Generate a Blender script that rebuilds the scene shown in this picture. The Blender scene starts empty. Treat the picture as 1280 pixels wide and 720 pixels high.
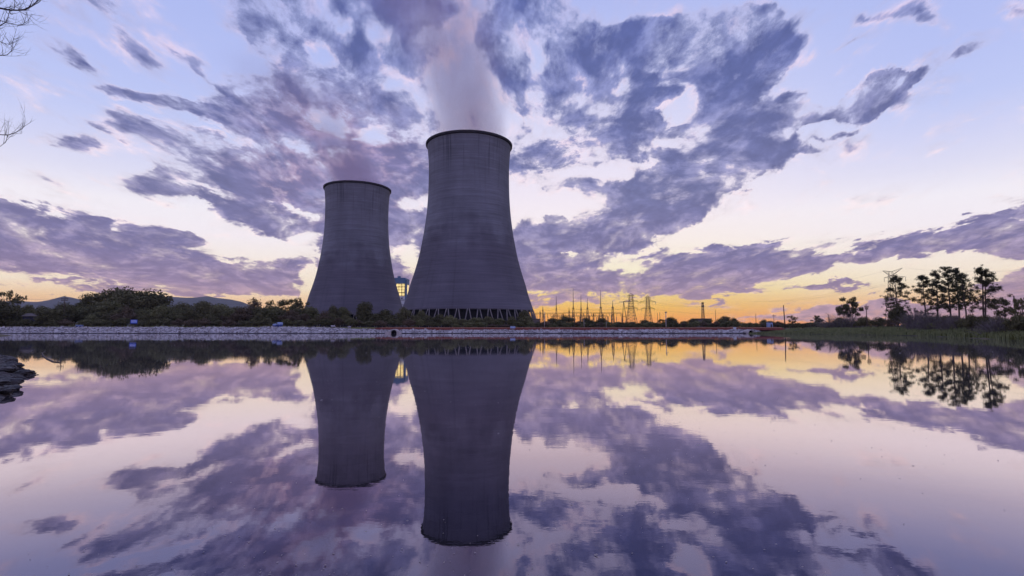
import bpy, bmesh, math, random
from mathutils import Vector, Matrix, noise as mnoise

R = math.radians
scene = bpy.context.scene
col = scene.collection
rng = random.Random(7)

# ------------------------------------------------------------------ camera
PITCH = math.atan(51 / 660)
cam_d = bpy.data.cameras.new("camera")
cam_d.sensor_width = 36.0
cam_d.lens = 36.0 * 660 / 1280
cam_d.clip_start = 0.05
cam_d.clip_end = 20000
cam = bpy.data.objects.new("camera", cam_d)
cam.location = (0, 0, 1.8)
cam.rotation_euler = (R(90) + PITCH, 0, 0)
col.objects.link(cam)
scene.camera = cam

# ------------------------------------------------------------------ exposure
vs = scene.view_settings
vs.view_transform = 'Standard'
vs.look = 'None'
vs.gamma = 1.0
vs.exposure = 0.0
vs.use_curve_mapping = False

# ------------------------------------------------------------------ world: dusk sky
SUN_AZ, SUN_EL = -4.0, 1.6           # degrees right of the view axis (+Y), above the horizon
world = bpy.data.worlds.new("World")
scene.world = world
world.use_nodes = True
wt = world.node_tree
wt.nodes.clear()


def lin(c):
    return tuple(((v / 255) / 12.92 if v / 255 <= .04045 else ((v / 255 + .055) / 1.055) ** 2.4) for v in c)


class G:
    """Small helper that wires shader nodes."""
    def __init__(self, tree):
        self.t = tree

    def n(self, kind, **kw):
        nd = self.t.nodes.new(kind)
        for k, v in kw.items():
            setattr(nd, k, v)
        return nd

    def put(self, sock, v):
        if isinstance(v, bpy.types.NodeSocket):
            self.t.links.new(v, sock)
        elif v is not None:
            sock.default_value = v

    def m(self, op, a, b=None, c=None, clamp=False):
        nd = self.n('ShaderNodeMath', operation=op, use_clamp=clamp)
        self.put(nd.inputs[0], a)
        if b is not None:
            self.put(nd.inputs[1], b)
        if c is not None:
            self.put(nd.inputs[2], c)
        return nd.outputs[0]

    def v(self, op, a, b=None, s=None):
        nd = self.n('ShaderNodeVectorMath', operation=op)
        self.put(nd.inputs[0], a)
        if b is not None:
            self.put(nd.inputs[1], b)
        if s is not None:
            self.put(nd.inputs['Scale'], s)
        return nd.outputs[0]

    def xyz(self, x, y, z=0.0):
        nd = self.n('ShaderNodeCombineXYZ')
        for i, q in enumerate((x, y, z)):
            self.put(nd.inputs[i], q)
        return nd.outputs[0]

    def sep(self, a):
        nd = self.n('ShaderNodeSeparateXYZ')
        self.put(nd.inputs[0], a)
        return nd.outputs

    def step(self, x, a, b, lo=0.0, hi=1.0, kind='SMOOTHSTEP'):
        nd = self.n('ShaderNodeMapRange', interpolation_type=kind)
        self.put(nd.inputs[0], x)
        for i, q in enumerate((a, b, lo, hi)):
            self.put(nd.inputs[i + 1], q)
        return nd.outputs[0]

    def noise(self, vec, scale, detail=2.0, rough=.5, out=0, dist=0.0, lac=2.0, w=None):
        nd = self.n('ShaderNodeTexNoise', noise_dimensions='3D')
        self.put(nd.inputs['Vector'], vec)
        nd.inputs['Scale'].default_value = scale
        nd.inputs['Detail'].default_value = detail
        nd.inputs['Roughness'].default_value = rough
        nd.inputs['Lacunarity'].default_value = lac
        nd.inputs['Distortion'].default_value = dist
        return nd.outputs[out]

    def ramp(self, x, stops, interp='LINEAR'):
        nd = self.n('ShaderNodeValToRGB')
        cr = nd.color_ramp
        cr.interpolation = interp
        while len(cr.elements) < len(stops):
            cr.elements.new(.5)
        for e, (p, c) in zip(cr.elements, stops):
            e.position = p
            e.color = (*c, 1)
        self.put(nd.inputs[0], x)
        return nd.outputs[0]

    def mix(self, f, a, b, mode='MIX'):
        nd = self.n('ShaderNodeMix', data_type='RGBA', blend_type=mode)
        self.put(nd.inputs[0], f)
        self.put(nd.inputs[6], a if isinstance(a, bpy.types.NodeSocket) else (*a, 1))
        self.put(nd.inputs[7], b if isinstance(b, bpy.types.NodeSocket) else (*b, 1))
        return nd.outputs[2]


CLOUDS = [  # azimuth, elevation, half length, half height (degrees), tilt, weight
    (-42.55,6.92,7.21,2.18,-2,1.10), (-34.46,5.73,8.37,2.00,-8,1.10), (-26.31,4.74,6.30,1.17,-3,1.00), (-23.70,6.20,3.52,1.03,3,0.90),
    (-28.68,3.73,6.72,0.76,-7,0.37), (-39.90,3.53,4.12,0.33,-1,0.80), (-41.36,2.60,2.95,0.26,-0,0.37), (-21.54,3.46,3.77,0.40,-5,0.43),
    (-38.58,8.83,0.97,0.47,7,0.90), (-33.36,8.41,2.45,0.65,-4,0.80), (-44.33,9.65,1.10,0.61,9,0.80), (-41.68,8.97,2.46,0.52,-3,0.31),
    (-31.47,8.07,1.92,0.59,-13,0.43), (-27.45,7.47,0.97,0.38,4,0.37), (-42.47,9.88,0.67,0.26,-4,0.37), (-33.59,16.44,3.75,1.71,-15,1.10),
    (-30.31,14.84,4.55,1.63,-21,1.10), (-25.88,12.92,5.65,1.86,-24,1.10), (-21.91,10.93,3.76,1.92,-25,1.00), (-32.44,13.08,3.92,1.29,3,1.10),
    (-27.60,11.44,5.50,0.92,-19,0.90), (-23.96,9.59,3.36,1.03,-9,1.00), (-21.26,6.95,1.68,1.12,-29,0.80), (-31.24,18.06,1.91,0.65,-12,0.37),
    (-32.94,20.03,2.64,0.82,3,0.90), (-31.00,20.14,2.61,0.49,0,0.37), (-36.60,20.01,1.14,0.46,0,0.43), (-39.27,17.29,1.26,0.53,-9,0.43),
    (-37.86,16.63,1.09,0.54,-9,0.80), (-41.50,14.86,1.78,0.64,-3,0.37), (-39.17,15.30,2.14,0.72,2,0.43), (-41.13,22.06,2.45,0.63,-17,0.31),
    (-39.25,21.88,1.34,0.59,-17,0.31), (-36.18,23.22,2.09,1.09,-29,0.37), (-33.81,24.80,2.11,0.48,-16,0.28), (-30.66,23.03,2.25,0.72,-22,0.37),
    (-34.75,27.25,1.46,0.47,-22,0.25), (-37.74,19.74,1.10,0.40,-3,0.31), (-25.01,28.88,4.17,2.90,11,1.10), (-21.16,28.91,4.78,2.99,9,1.00),
    (-24.93,26.90,2.07,2.72,62,0.43), (-21.82,25.35,3.54,3.10,-31,1.10), (-19.03,24.68,5.03,2.70,-11,1.20), (-16.23,27.18,3.76,3.18,7,0.90),
    (-16.73,30.24,4.19,2.68,7,0.90), (-11.65,32.15,3.93,1.66,5,1.10), (-14.14,28.12,3.83,2.81,6,0.37), (-14.92,25.16,5.05,2.19,6,0.43),
    (-10.70,28.44,5.23,4.26,4,0.34), (-28.04,22.87,4.64,1.03,-18,0.34), (-25.83,21.50,4.84,1.96,-19,0.43), (-23.54,19.65,5.78,2.62,-18,0.75),
    (-27.13,17.65,2.75,1.66,-13,0.80), (-24.54,16.13,4.29,2.81,-25,0.95), (-21.57,17.63,5.25,3.14,-14,0.37), (-18.40,16.39,4.80,2.83,5,0.75),
    (-15.59,18.21,4.95,3.15,5,0.37), (-12.26,19.26,4.25,4.74,4,0.75), (-20.29,13.45,4.59,2.74,-16,0.90), (-12.16,13.58,4.21,4.95,3,0.43),
    (-12.20,15.64,2.96,2.28,3,0.90), (-12.11,10.24,2.94,2.02,2,0.80), (-11.63,6.45,3.35,2.55,1,0.75), (-13.81,11.84,4.97,4.96,3,0.31),
    (-14.85,22.17,5.85,3.04,5,0.37), (-16.05,20.13,4.95,3.08,5,0.25), (0.72,29.93,3.97,3.25,-0,1.30), (4.52,30.56,2.34,2.51,-2,1.10),
    (0.00,26.29,3.59,1.79,0,0.37), (8.50,27.73,4.58,3.18,-3,1.25), (11.74,27.93,2.25,2.00,-5,1.10), (5.37,25.45,4.09,2.41,-2,1.05),
    (7.55,22.68,5.26,2.33,-3,0.90), (11.43,20.26,4.11,2.04,-4,1.10), (14.05,23.75,1.88,3.26,-18,0.90), (0.00,20.88,4.89,2.71,0,0.43),
    (1.33,18.45,4.43,1.63,-0,0.40), (3.58,24.36,5.34,2.30,-1,0.31), (5.33,20.80,3.53,1.59,-2,0.31), (4.43,18.40,4.41,0.98,-1,0.31),
    (16.69,29.08,3.71,1.22,-15,0.90), (19.53,28.00,4.21,2.05,-8,1.00), (22.37,29.71,4.72,1.43,-10,0.80), (24.55,26.63,3.34,3.08,-10,1.15),
    (23.53,23.66,3.36,2.40,-9,1.10), (26.79,27.20,3.04,1.80,7,0.80), (28.50,25.51,2.01,0.98,8,0.37), (18.23,25.00,3.10,0.50,-7,0.37),
    (21.41,24.70,2.36,0.99,-8,0.37), (21.27,20.32,3.77,2.47,13,0.75), (24.24,18.06,4.51,2.29,8,1.10), (28.28,20.22,1.97,1.26,-10,1.00),
    (29.33,20.53,1.80,1.11,-10,0.80), (26.45,18.64,3.48,1.36,12,0.90), (21.91,16.20,5.71,1.88,9,1.10), (17.54,14.07,5.86,2.28,14,1.15),
    (13.42,13.35,3.84,1.98,-3,1.10), (20.30,13.85,3.83,1.29,16,0.43), (21.79,11.97,3.01,0.80,14,0.37), (7.88,13.25,1.56,1.34,-2,1.00),
    (4.83,11.63,1.22,0.51,-1,0.80), (7.47,15.27,2.95,0.83,-2,0.43), (8.37,17.62,2.95,0.73,-2,0.43), (2.21,17.05,3.53,1.98,-1,0.34),
    (15.55,16.23,3.29,1.28,-4,0.37), (5.25,9.57,6.06,1.89,3,1.15), (10.41,9.46,6.75,1.87,4,1.10), (15.44,10.93,4.05,1.50,20,1.00),
    (4.36,6.57,5.20,2.42,-0,1.00), (10.39,8.18,5.06,1.53,7,1.00), (3.48,4.41,5.19,1.73,-0,1.00), (8.65,4.80,7.62,1.54,-1,1.00),
    (15.30,4.10,5.66,0.92,-1,0.95), (0.00,6.15,3.49,4.33,0,0.43), (13.71,6.82,2.14,0.42,-2,0.31), (20.09,5.95,5.38,1.79,4,1.10),
    (23.86,6.43,5.84,1.59,4,1.00), (27.42,6.62,3.45,0.92,-0,1.00), (23.15,7.42,4.43,0.64,2,0.43), (26.69,5.50,4.88,0.62,3,0.80),
    (18.50,4.85,4.70,0.82,-2,0.80), (28.75,5.78,2.69,0.61,-3,0.37), (18.46,3.04,3.13,0.41,-1,0.31), (21.92,3.62,3.75,0.48,5,0.90),
    (20.75,2.27,3.04,0.32,-1,0.31), (34.21,6.97,2.64,0.65,6,1.10), (36.85,7.30,2.59,0.83,5,1.10), (37.91,6.37,1.20,0.27,-1,0.80),
    (31.79,8.19,2.53,0.44,4,0.31), (40.35,7.55,1.74,0.92,-6,1.10), (42.57,7.30,2.40,1.28,-7,1.05), (42.62,8.26,1.63,0.64,-7,0.90),
    (44.21,7.55,1.36,1.49,-7,1.00), (31.31,4.15,2.55,0.30,-0,0.90), (28.02,4.36,2.04,0.31,-2,0.37), (33.79,4.25,1.81,0.22,-0,0.31),
    (26.10,8.80,1.85,0.23,-9,0.31), (35.45,8.07,3.50,0.35,4,0.31), (44.46,3.78,2.68,1.11,5,1.10), (44.61,2.41,3.09,0.87,-2,0.90),
    (44.11,9.75,1.11,0.49,-9,0.37), (42.95,10.00,0.67,0.38,-9,0.31), (25.84,1.09,6.32,0.47,3,0.37), (32.46,1.53,5.57,0.80,1,0.90),
    (38.74,1.28,6.36,1.08,-1,0.90), (44.09,0.99,3.59,1.24,-1,0.80), (34.50,19.96,1.75,1.12,28,1.10), (35.75,20.74,2.26,1.17,23,1.10),
    (36.86,21.57,1.23,0.93,8,1.00), (35.68,19.37,2.92,0.47,1,0.34), (31.97,19.88,2.18,0.62,-3,0.80), (38.10,21.25,1.08,0.52,8,0.37),
    (40.85,21.66,2.69,0.57,10,0.37), (42.65,21.95,1.41,0.43,9,0.34), (35.15,26.65,2.19,0.52,-21,0.37), (38.91,25.65,2.44,0.76,-31,0.37),
    (40.47,24.37,1.80,0.42,-37,0.25), (44.58,24.18,1.28,0.95,-20,0.40), (45.33,22.89,1.24,0.85,-20,0.43), (42.95,22.79,1.47,0.35,-9,0.28),
    (33.50,25.01,2.47,0.33,-0,0.25), (32.51,17.62,1.13,0.28,3,0.43), (30.18,16.60,1.71,0.29,4,0.28), (40.10,22.56,1.23,0.63,6,0.25),
    (-20.86,27.25,1.61,1.19,-19,-0.85), (-18.52,29.39,1.08,1.33,24,-0.70), (-26.01,26.08,1.54,2.12,-8,-0.60), (-30.14,23.48,1.27,2.87,-20,-0.50),
    (-14.59,29.13,1.64,1.86,39,-0.60), (-13.22,24.95,2.58,0.73,14,-0.50), (-18.90,20.23,4.72,1.24,-5,-0.55), (-15.21,19.66,2.16,1.09,5,-0.55),
    (-23.15,12.17,2.52,0.63,-38,-0.70), (-28.90,18.47,2.65,0.74,-18,-0.60), (-10.89,13.14,2.04,0.75,2,-0.80), (-11.06,7.57,1.18,2.20,22,-1.00),
    (-24.62,7.49,4.34,1.10,3,-0.90), (-21.70,8.94,1.97,0.72,3,-0.70), (-29.36,12.90,2.66,0.38,-15,-0.60), (12.20,25.11,1.50,0.77,13,-0.60),
    (3.15,28.25,0.89,1.46,-13,-0.60), (4.45,21.22,3.52,1.44,-19,-0.55), (1.79,24.39,2.68,1.38,-1,-0.40), (0.89,22.07,3.56,0.79,-9,-0.40),
    (7.59,25.87,1.77,0.74,-3,-0.30), (12.21,16.45,4.23,1.14,-3,-0.35), (4.40,13.84,5.25,1.18,-1,-0.60), (16.38,23.67,2.08,0.69,12,0.80),
    (17.92,19.72,1.60,0.62,4,0.80), (16.57,17.66,2.13,0.63,-5,0.78), (15.00,21.39,1.35,0.91,-32,0.76), (4.44,19.62,2.65,1.13,-1,-0.50),
    (11.21,6.63,3.36,0.51,9,-0.70), (13.74,8.34,4.11,0.51,18,-0.80), (6.53,8.01,0.69,0.34,-1,-0.60), (19.35,7.61,1.72,0.33,-3,-0.80),
    (21.73,10.14,6.77,1.13,15,-0.60), (9.90,3.41,5.05,0.43,-1,-0.50), (8.18,1.45,6.77,0.86,-0,-1.10), (16.05,1.58,5.59,0.75,-0,-0.90),
    (-42.11,3.09,4.33,0.52,-1,-0.90), (-30.29,2.77,4.55,0.45,-3,-0.80), (-21.12,4.77,1.22,2.75,-9,-1.10), (-24.11,2.92,2.18,0.40,-3,-0.60),
    (15.28,3.26,3.23,0.42,-1,-0.60), (3.04,3.89,3.47,0.43,-0,-0.50), (29.39,4.99,3.98,0.30,1,-0.60),
]
w = G(wt)
dirv = w.v('NORMALIZE', w.n('ShaderNodeTexCoord').outputs['Generated'])
dx, dy, dz = w.sep(dirv)
az = w.m('MULTIPLY', w.m('ARCTAN2', dx, dy), 180 / math.pi)
el = w.m('MULTIPLY', w.m('ARCSINE', dz), 180 / math.pi)

# clear-sky colour: physical sky tinted by the dusk colours, warm towards the set sun
nish = w.n('ShaderNodeTexSky', sky_type='NISHITA', sun_disc=False)
nish.sun_elevation = R(SUN_EL)
nish.sun_rotation = R(SUN_AZ)
nish.air_density = 1.0
nish.dust_density = 2.0
nish.ozone_density = 3.0
eln = w.m('DIVIDE', el, 40.0, clamp=True)
side = [(0, (246, 160, 104)), (1.2, (252, 182, 116)), (2.6, (254, 209, 150)), (4, (254, 236, 208)), (6.5, (253, 241, 230)), (9, (249, 241, 247)), (11.2, (246, 241, 249)), (13.6, (226, 225, 246)),
        (16, (211, 214, 246)), (19, (193, 203, 246)), (23, (184, 195, 244)), (30, (173, 186, 240)), (40, (150, 168, 232))]
sunny = [(0, (255, 140, 20)), (1.2, (255, 172, 28)), (2.2, (255, 197, 56)), (4, (255, 227, 136)), (6, (255, 244, 212)), (9, (255, 243, 234)), (12, (250, 240, 246)), (15.5, (240, 232, 247)),
         (19, (228, 224, 247)), (23, (212, 214, 246)), (27, (195, 203, 244)), (31.5, (180, 190, 240)), (40, (152, 168, 230))]
c_side = w.ramp(eln, [(e / 40, lin(c)) for e, c in side])
c_sun = w.ramp(eln, [(e / 40, lin(c)) for e, c in sunny])
daz = w.m('ABSOLUTE', w.m('SUBTRACT', az, 8.0))
clear = w.mix(w.step(daz, 6.0, 34.0, 1.0, 0.0), c_side, c_sun)
# the half of the sky behind the camera is cooler, its level raised to brighten camera-facing sides
anti = w.ramp(eln, [(0, lin((150, 146, 190))), (.12, lin((176, 160, 200))), (.3, lin((176, 172, 220))), (.6, lin((150, 160, 220))), (1, lin((128, 146, 214)))])
clear = w.mix(w.step(dy, .50, -.25), clear, anti)
dim = w.step(dy, -.6, .45, 1.22, 1.0)  # factor lifts the sky behind the camera

# cloud deck: noise in the plane of the deck, so that it foreshortens towards the horizon
inv = w.m('ADD', w.m('MAXIMUM', dz, 0.0), .22)
px_, py_ = w.m('DIVIDE', dx, inv), w.m('DIVIDE', dy, inv)
deck = w.xyz(px_, w.m('MULTIPLY', py_, .62), 0.0)
warp = w.v('SUBTRACT', w.noise(deck, 1.1, 3, .5, out=1), (.5, .5, .5))
deckw = w.v('ADD', deck, w.v('SCALE', warp, s=.4))
n1 = w.noise(deckw, 5.5, 10, .62)
n2 = w.noise(w.v('ADD', deckw, (.008, .04, .02)), 5.5, 6, .62)
nf = w.noise(deckw, 17.0, 6, .65)
vo = w.n('ShaderNodeTexVoronoi', feature='SMOOTH_F1', normalize=True)
w.put(vo.inputs['Vector'], w.v('ADD', deckw, w.v('SCALE', w.v('SUBTRACT', w.noise(deckw, 9.0, 3, .6, out=1), (.5, .5, .5)), s=.10)))
vo.inputs['Scale'].default_value = 11.0
vo.inputs['Detail'].default_value = 1.0
vo.inputs['Roughness'].default_value = .55
vo.inputs['Smoothness'].default_value = .35
puff = w.m('SUBTRACT', .42, vo.outputs['Distance'])

wob = w.v('SUBTRACT', w.noise(deckw, 6.0, 7, .62, out=1), (.5, .5, .5))
ae = w.v('ADD', w.xyz(az, el, 0.0), w.v('MULTIPLY', wob, (7.0, 4.0, 0.0)))
def cloud_mass(rows, acc, size=1.5, gain=1.7):
    for (ca, ce, rl, rh, tilt, wgt) in rows:
        mp = w.n('ShaderNodeMapping', vector_type='TEXTURE')
        w.put(mp.inputs['Vector'], ae)
        mp.inputs['Location'].default_value = (ca, ce, 0)
        mp.inputs['Rotation'].default_value = (0, 0, R(tilt))
        mp.inputs['Scale'].default_value = (rl * size, rh * size, 1)
        gr = w.n('ShaderNodeTexGradient', gradient_type='SPHERICAL')
        w.put(gr.inputs[0], mp.outputs[0])
        acc = w.m('MULTIPLY_ADD', gr.outputs['Fac'], wgt * gain, acc)
    return acc


low = w.step(el, 6.0, 20.0, 1.0, 0.0)
cover = cloud_mass([c for c in CLOUDS if c[5] > 0], -.30)
cover = w.m('MINIMUM', cover, w.m('MULTIPLY_ADD', low, .16, .43))
cover = w.m('ADD', cover, w.m('MINIMUM', 0.0, cloud_mass([c for c in CLOUDS if c[5] < 0], .0, 1.25, 1.0)))
out_of_view = w.m('MAXIMUM', w.step(w.m('ABSOLUTE', az), 46.0, 62.0), w.step(el, 34.0, 46.0))
cover = w.m('MULTIPLY_ADD', out_of_view, .4, cover)
amp = w.m('MULTIPLY_ADD', low, -1.0, 2.9)
raw = w.m('ADD', cover, w.m('MULTIPLY', w.m('SUBTRACT', n1, .5), amp))
raw = w.m('ADD', raw, w.m('MULTIPLY', w.m('SUBTRACT', nf, .5), w.m('MULTIPLY_ADD', low, -.3, .85)))
raw = w.m('ADD', raw, w.m('MULTIPLY', puff, w.m('MULTIPLY_ADD', low, -.25, .75)))
alpha = w.step(raw, -.24, .60)
thick = w.step(raw, -.04, 1.08)
lit = w.step(w.m('SUBTRACT', n1, n2), -.06, .16)
thick = w.m('MULTIPLY', thick, w.m('SUBTRACT', 1.25, w.m('MULTIPLY', lit, .55)), clamp=True)

thin_c = w.ramp(eln, [(0, lin((240, 170, 120))), (.08, lin((255, 222, 180))), (.2, lin((254, 232, 230))), (.45, lin((251, 224, 230))), (.7, lin((244, 212, 222))), (1, lin((234, 204, 222)))])
mid_c = w.ramp(eln, [(0, lin((216, 166, 158))), (.06, lin((206, 166, 170))), (.12, lin((184, 160, 180))), (.22, lin((168, 158, 190))), (.4, lin((156, 155, 196))), (.65, lin((146, 152, 202))), (1, lin((140, 152, 206)))])
core_c = w.ramp(eln, [(0, lin((198, 156, 158))), (.06, lin((180, 148, 164))), (.12, lin((152, 134, 168))), (.18, lin((132, 125, 168))), (.35, lin((120, 123, 168))), (.6, lin((102, 112, 168))), (.8, lin((98, 110, 172))), (1, lin((92, 106, 170)))])
thin_c = w.mix(w.m('MULTIPLY_ADD', lit, .62, .22), clear, thin_c)
rose = w.v('DIVIDE', w.v('SUBTRACT', w.xyz(az, el, 0.0), (-19.0, 17.0, 0.0)), (13.0, 8.5, 1.0))
rl_ = w.n('ShaderNodeVectorMath', operation='LENGTH')
w.put(rl_.inputs[0], rose)
rose = w.m('MULTIPLY', w.step(rl_.outputs['Value'], .2, 1.1, .8, 0.0), w.step(n2, .38, .6))
mid_c = w.mix(rose, mid_c, lin((196, 164, 194)))
core_c = w.mix(w.m('MULTIPLY', rose, .5), core_c, lin((160, 142, 186)))
cloud = w.mix(w.step(thick, .10, .42), thin_c, mid_c)
cloud = w.mix(w.step(thick, .32, .9), cloud, core_c)
cloud = w.v('SCALE', cloud, s=w.m('MULTIPLY_ADD', w.m('SUBTRACT', nf, .5), -.55, w.m('MULTIPLY_ADD', lit, .22, .89)))
sky_c = w.mix(alpha, clear, cloud)
phys = w.v('SCALE', nish.outputs[0], s=.03)
sky_c = w.v('ADD', w.v('SCALE', sky_c, s=1.02), w.v('SCALE', phys, s=.05))
sky_c = w.v('SCALE', sky_c, s=w.m('MULTIPLY', dim, 10.0))
bg = w.n('ShaderNodeBackground')
w.put(bg.inputs[0], sky_c)
bg.inputs[1].default_value = .1
w.put(w.n('ShaderNodeOutputWorld').inputs[0], bg.outputs[0])
world.cycles.sampling_method = 'MANUAL'
world.cycles.sample_map_resolution = 512

sun_d = bpy.data.lights.new("sun", 'SUN')
sun_d.energy = .35
sun_d.color = (1.0, .62, .34)
sun_d.angle = R(.5)
sun = bpy.data.objects.new("sun", sun_d)
s_dir = Vector((math.sin(R(SUN_AZ)) * math.cos(R(SUN_EL)), math.cos(R(SUN_AZ)) * math.cos(R(SUN_EL)), math.sin(R(SUN_EL))))
sun.rotation_euler = s_dir.to_track_quat('Z', 'Y').to_euler()
col.objects.link(sun)
# ------------------------------------------------------------------ render settings
scene.render.engine = 'CYCLES'
cy = scene.cycles
cy.max_bounces = 6
cy.diffuse_bounces = 2
cy.glossy_bounces = 3
cy.transmission_bounces = 3
cy.volume_bounces = 2
cy.transparent_max_bounces = 6
cy.use_denoising = True
cy.sample_clamp_indirect = 4.0

# ------------------------------------------------------------------ helpers
CP, SP = math.cos(PITCH), math.sin(PITCH)


def at(px, py, Y):
    """World point at depth Y on the bearing and elevation read off the photograph (1280 x 720)."""
    y = 360 - py
    fw, up = 660 * CP - y * SP, y * CP + 660 * SP
    return Vector(((px - 640) / fw * Y, Y, 1.8 + up / fw * Y))


def ax(px, Y):
    return at(px, 405, Y).x


def on_water(px, py):
    y = 360 - py
    fw, up = 660 * CP - y * SP, y * CP + 660 * SP
    Y = -1.8 * fw / up
    return Vector(((px - 640) / fw * Y, Y, 0))


class MB:
    """Collects vertices and faces, then links them as ONE mesh object."""
    def __init__(self):
        self.v, self.f, self.mi = [], [], []

    def add(self, vs, fs, mi=0):
        o = len(self.v)
        self.v += [tuple(q) for q in vs]
        self.f += [tuple(i + o for i in f) for f in fs]
        self.mi += [mi] * len(fs)

    def box(self, c, s, rz=0.0, mi=0, taper=1.0):
        cx, cy_, cz = c
        a, b, h = s[0] / 2, s[1] / 2, s[2] / 2
        ca, sa = math.cos(rz), math.sin(rz)
        vs = []
        for z, k in ((-h, 1.0), (h, taper)):
            for x, y in ((-a, -b), (a, -b), (a, b), (-a, b)):
                x, y = x * k, y * k
                vs.append((cx + x * ca - y * sa, cy_ + x * sa + y * ca, cz + z))
        self.add(vs, [(3, 2, 1, 0), (4, 5, 6, 7), (0, 1, 5, 4), (1, 2, 6, 5), (2, 3, 7, 6), (3, 0, 4, 7)], mi)

    def tube(self, pts, rads, n=6, mi=0, cap=True):
        pts = [Vector(p) for p in pts]
        if not hasattr(rads, '__len__'):
            rads = [rads] * len(pts)
        vs, fs = [], []
        ref = None
        for i, p in enumerate(pts):
            d = (pts[min(i + 1, len(pts) - 1)] - pts[max(i - 1, 0)]).normalized()
            if ref is None:
                ref = d.orthogonal().normalized()
            else:
                ref = (ref - d * ref.dot(d))
                ref = ref.normalized() if ref.length > 1e-6 else d.orthogonal().normalized()
            b = d.cross(ref)
            for k in range(n):
                t = 2 * math.pi * k / n
                vs.append(p + (ref * math.cos(t) + b * math.sin(t)) * rads[i])
        for i in range(len(pts) - 1):
            for k in range(n):
                a, c = i * n + k, i * n + (k + 1) % n
                fs.append((a, c, c + n, a + n))
        if cap:
            fs.append(tuple(reversed(range(n))))
            m = (len(pts) - 1) * n
            fs.append(tuple(range(m, m + n)))
        self.add(vs, fs, mi)

    def lathe(self, prof, n=48, mi=0, closed=False, c=(0, 0, 0)):
        vs, fs = [], []
        for r, z in prof:
            for k in range(n):
                t = 2 * math.pi * k / n
                vs.append((c[0] + r * math.cos(t), c[1] + r * math.sin(t), c[2] + z))
        m = len(prof)
        for i in range(m if closed else m - 1):
            for k in range(n):
                a, b = i * n + k, i * n + (k + 1) % n
                a2, b2 = ((i + 1) % m) * n + k, ((i + 1) % m) * n + (k + 1) % n
                fs.append((a, b, b2, a2))
        self.add(vs, fs, mi)

    def build(self, name, mat, parent=None, smooth=False, loc=None):
        me = bpy.data.meshes.new(name)
        me.from_pydata(self.v, [], self.f)
        for m in (mat if isinstance(mat, (list, tuple)) else [mat]):
            me.materials.append(m)
        if any(self.mi):
            me.polygons.foreach_set('material_index', self.mi)
        if smooth:
            me.polygons.foreach_set('use_smooth', [True] * len(me.polygons))
        me.update()
        if getattr(self, 'n', None) and len(self.n) == len(self.v):
            me.normals_split_custom_set_from_vertices(self.n)
        o = bpy.data.objects.new(name, me)
        col.objects.link(o)
        if parent:
            o.parent = parent
        if loc is not None:
            o.location = loc
        return o


def tag(o, label=None, cat=None, group=None, kind=None):
    if label: o['label'] = label
    if cat: o['category'] = cat
    if group: o['group'] = group
    if kind: o['kind'] = kind
    return o


def thing(name, label, cat, loc=(0, 0, 0), rz=0.0, group=None):
    o = bpy.data.objects.new(name, None)
    o.empty_display_size = .5
    col.objects.link(o)
    o.location = loc
    o.rotation_euler = (0, 0, rz)
    return tag(o, label, cat, group)


def dup(src, label=None, group=None):
    """A copy of a thing with copies of its parts and sub-parts (mesh data shared)."""
    r = src.copy()
    col.objects.link(r)
    for ch in src.children:
        c = ch.copy()
        col.objects.link(c)
        c.parent = r
        for g in ch.children:
            d = g.copy()
            col.objects.link(d)
            d.parent = c
    if label: r['label'] = label
    if group: r['group'] = group
    return r


def mat(name, rough=.8, spec=.3):
    m = bpy.data.materials.new(name)
    m.use_nodes = True
    t = m.node_tree
    b = t.nodes['Principled BSDF']
    b.inputs['Roughness'].default_value = rough
    b.inputs['Specular IOR Level'].default_value = spec
    return m, G(t), b


def noisy(name, c1, c2, scale=1.0, rough=.85, coord='Object', stretch=(1, 1, 1), detail=6, bump=0.0, spec=.25, metal=0.0, rand=0.0, pos=(.35, .65)):
    """Two-tone noise material; rand adds a per-object brightness change."""
    m, g, b = mat(name, rough, spec)
    tc = g.n('ShaderNodeTexCoord').outputs[coord]
    vec = g.v('MULTIPLY', tc, stretch)
    f = g.noise(vec, scale, detail, .6)
    c = g.ramp(f, [(pos[0], c1), (pos[1], c2)])
    if rand:
        rd = g.n('ShaderNodeObjectInfo').outputs['Random']
        c = g.v('SCALE', c, s=g.m('MULTIPLY_ADD', rd, rand * 2, 1 - rand))
    g.put(b.inputs['Base Color'], c)
    b.inputs['Metallic'].default_value = metal
    if bump:
        bp = g.n('ShaderNodeBump')
        bp.inputs['Strength'].default_value = 1.0
        bp.inputs['Distance'].default_value = bump
        g.put(bp.inputs['Height'], f)
        g.put(b.inputs['Normal'], bp.outputs[0])
    return m


# ------------------------------------------------------------------ the pond and the ground
LAKE = [(-9, 2.4), (-11.2, 8), (-13.6, 14), (-18.5, 18), (-22, 22.5), (-28, 28), (-39, 39), (-64, 64), (-129, 126), (-131, 140), (-212, 205),
        (97, 205), (98, 190), (104, 165), (102, 135), (93, 111), (73.5, 75), (60, 50), (45, 25), (26, 2.4)]


def seg_d(px_, py_, a, b):
    vx, vy = b[0] - a[0], b[1] - a[1]
    t = max(0, min(1, ((px_ - a[0]) * vx + (py_ - a[1]) * vy) / (vx * vx + vy * vy)))
    return math.hypot(px_ - a[0] - vx * t, py_ - a[1] - vy * t)


def sdf(x, y, poly):
    d, inside = 1e9, False
    n = len(poly)
    for i in range(n):
        a, b = poly[i], poly[(i + 1) % n]
        d = min(d, seg_d(x, y, a, b))
        if (a[1] > y) != (b[1] > y) and x < (b[0] - a[0]) * (y - a[1]) / (b[1] - a[1]) + a[0]:
            inside = not inside
    return -d if inside else d


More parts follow.
